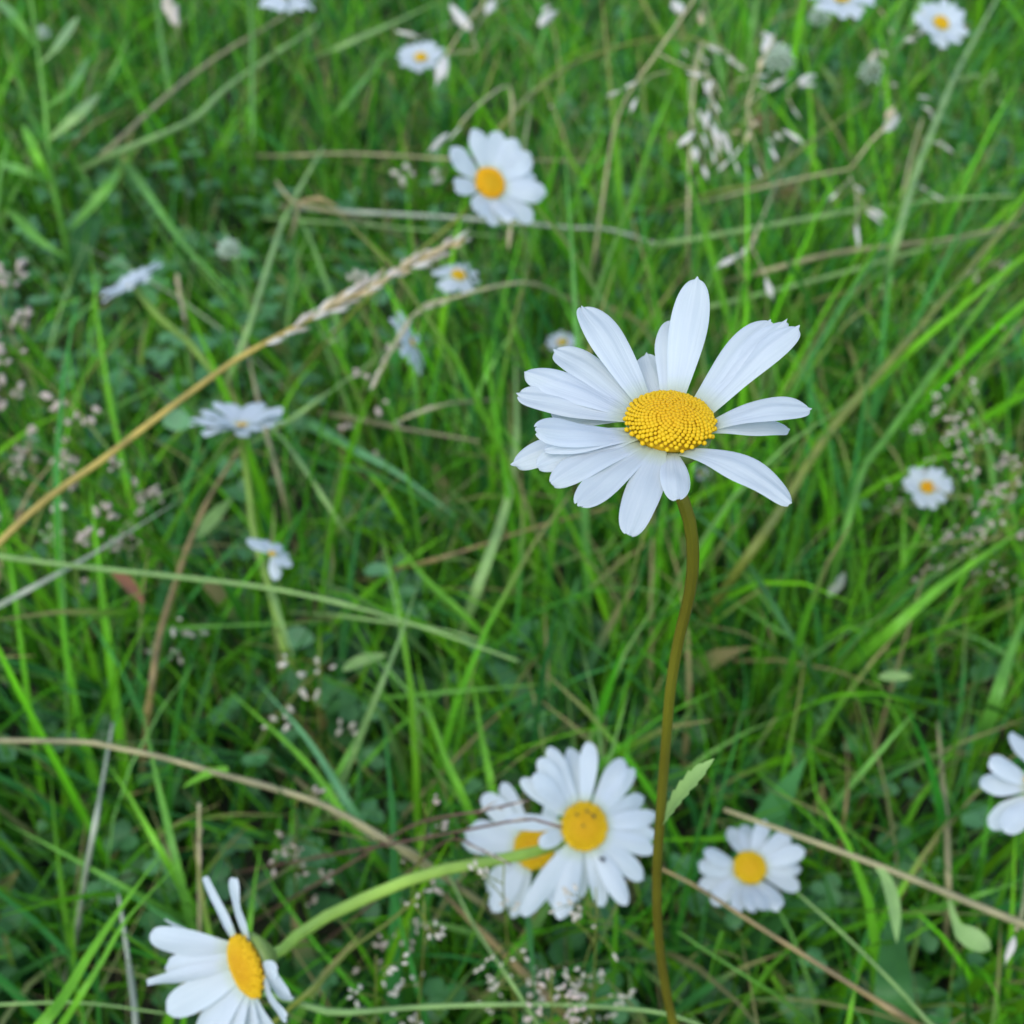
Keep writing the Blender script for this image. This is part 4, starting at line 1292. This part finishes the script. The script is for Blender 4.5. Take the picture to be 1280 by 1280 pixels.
PAL = [(0.105, 0.345, 0.016), (0.155, 0.45, 0.013), (0.07, 0.29, 0.06), (0.04, 0.19, 0.018), (0.22, 0.43, 0.10), (0.36, 0.34, 0.14)]
build_grass(38000, 1, (0.0016, 0.0042), (0.07, 0.18), PAL, [5, 4, 3, 3, 1.2, 0.5], "grass", "dense tangled green meadow grass covering the whole ground")
build_grass(5200, 2, (0.0032, 0.0070), (0.12, 0.23), PAL, [4, 5, 3, 1.5, 2.0, 0.25], "tall_grass", "longer broad green blades rising out of the meadow turf", lean=0.3, curv=(0.1, 0.9))
build_grass(1500, 3, (0.0012, 0.0022), (0.22, 0.42), [(0.27, 0.43, 0.13), (0.36, 0.34, 0.18), (0.33, 0.38, 0.25), (0.2, 0.24, 0.05)], [4, 1.2, 1.6, 0.8], "dry_grass", "thin pale grass stalks lying across one another in the turf", lean=0.8, curv=(0.0, 0.7), zmax=0.19)
build_grass(4600, 4, (0.011, 0.021), (0.04, 0.11), [(0.06, 0.20, 0.05), (0.09, 0.27, 0.09), (0.13, 0.32, 0.13)], [3, 2, 1], "undergrowth", "soft broad bluish leaves crowded low between the grass", lean=0.7, curv=(0.2, 1.2), patch=(31, 6.0, 0.05), leafy=True)


def build_clover(n, seed):
    """three-leaflet clover leaves low in the turf"""
    rg = np.random.default_rng(seed)
    x, y = scatter(rg, n * 3)
    keep = noise2(x, y, 21, 7.0) + rg.normal(0, 0.4, len(x)) > 0.15
    x, y = x[keep][:n], y[keep][:n]
    n = len(x)
    h = rg.uniform(0.02, 0.085, n)
    cen = np.stack([x, y, h], -1)[:, None, :]
    ok = ~clear_sight(cen)
    x, y, h = x[ok], y[ok], h[ok]
    n = len(x)
    R = rg.uniform(0.005, 0.0095, n)
    # one leaflet template: fan of rings, a slightly cupped oval with a fold
    uu = np.linspace(0, 1, 5)
    vv = np.linspace(-1, 1, 5)
    tpl = []
    for u in uu:
        wid = 0.62 * math.sin(min(1, u * 0.92 + 0.06) * math.pi) ** 0.6
        for v in vv:
            tpl.append((u * 1.25 + 0.05 - 0.08 * (1 - abs(v)) * u ** 4, v * wid, 0.16 * abs(v) * wid - 0.18 * u * u))
    tpl = np.array(tpl)
    Vs, cols, uvs = [], [], []
    tint = np.array([(0.08, 0.24, 0.075), (0.11, 0.28, 0.10), (0.06, 0.19, 0.05)])
    for k in range(3):
        a = rg.uniform(0, 6.28, n) if k == 0 else a
        aa = a + k * 2.094 + rg.normal(0, 0.12, n)
        pitch = rg.normal(0.1, 0.3, n)
        lx = tpl[None, :, 0] * R[:, None]
        ly = tpl[None, :, 1] * R[:, None]
        lz = tpl[None, :, 2] * R[:, None]
        px_ = lx * np.cos(pitch)[:, None] - lz * np.sin(pitch)[:, None]
        pz_ = lx * np.sin(pitch)[:, None] + lz * np.cos(pitch)[:, None]
        gx = x[:, None] + px_ * np.cos(aa)[:, None] - ly * np.sin(aa)[:, None]
        gy = y[:, None] + px_ * np.sin(aa)[:, None] + ly * np.cos(aa)[:, None]
        gz = h[:, None] + pz_
        Vs.append(np.stack([gx, gy, gz], -1))
    V = np.stack(Vs, 1).reshape(-1, 3)
    c = tint[rg.integers(0, 3, n)] * rg.uniform(0.8, 1.25, (n, 1))
    col = np.repeat(c, 75, 0)
    f = np.array([(i * 5 + j, i * 5 + j + 1, (i + 1) * 5 + j + 1, (i + 1) * 5 + j) for i in range(4) for j in range(4)])
    F = ((np.arange(n * 3) * 25)[:, None, None] + f[None]).reshape(-1, 4)
    uv = np.tile(np.stack([np.repeat(uu, 5), np.tile((vv + 1) / 2, 5)], 1), (n * 3, 1))
    me = mesh_from_arrays("clover_leaves", V, F, col, uv)
    o = link("clover_leaves", me, CLOVER)
    tag(o, "low patches of rounded clover leaves between the grass blades", "ground cover", kind="stuff")


build_clover(4200, 8)
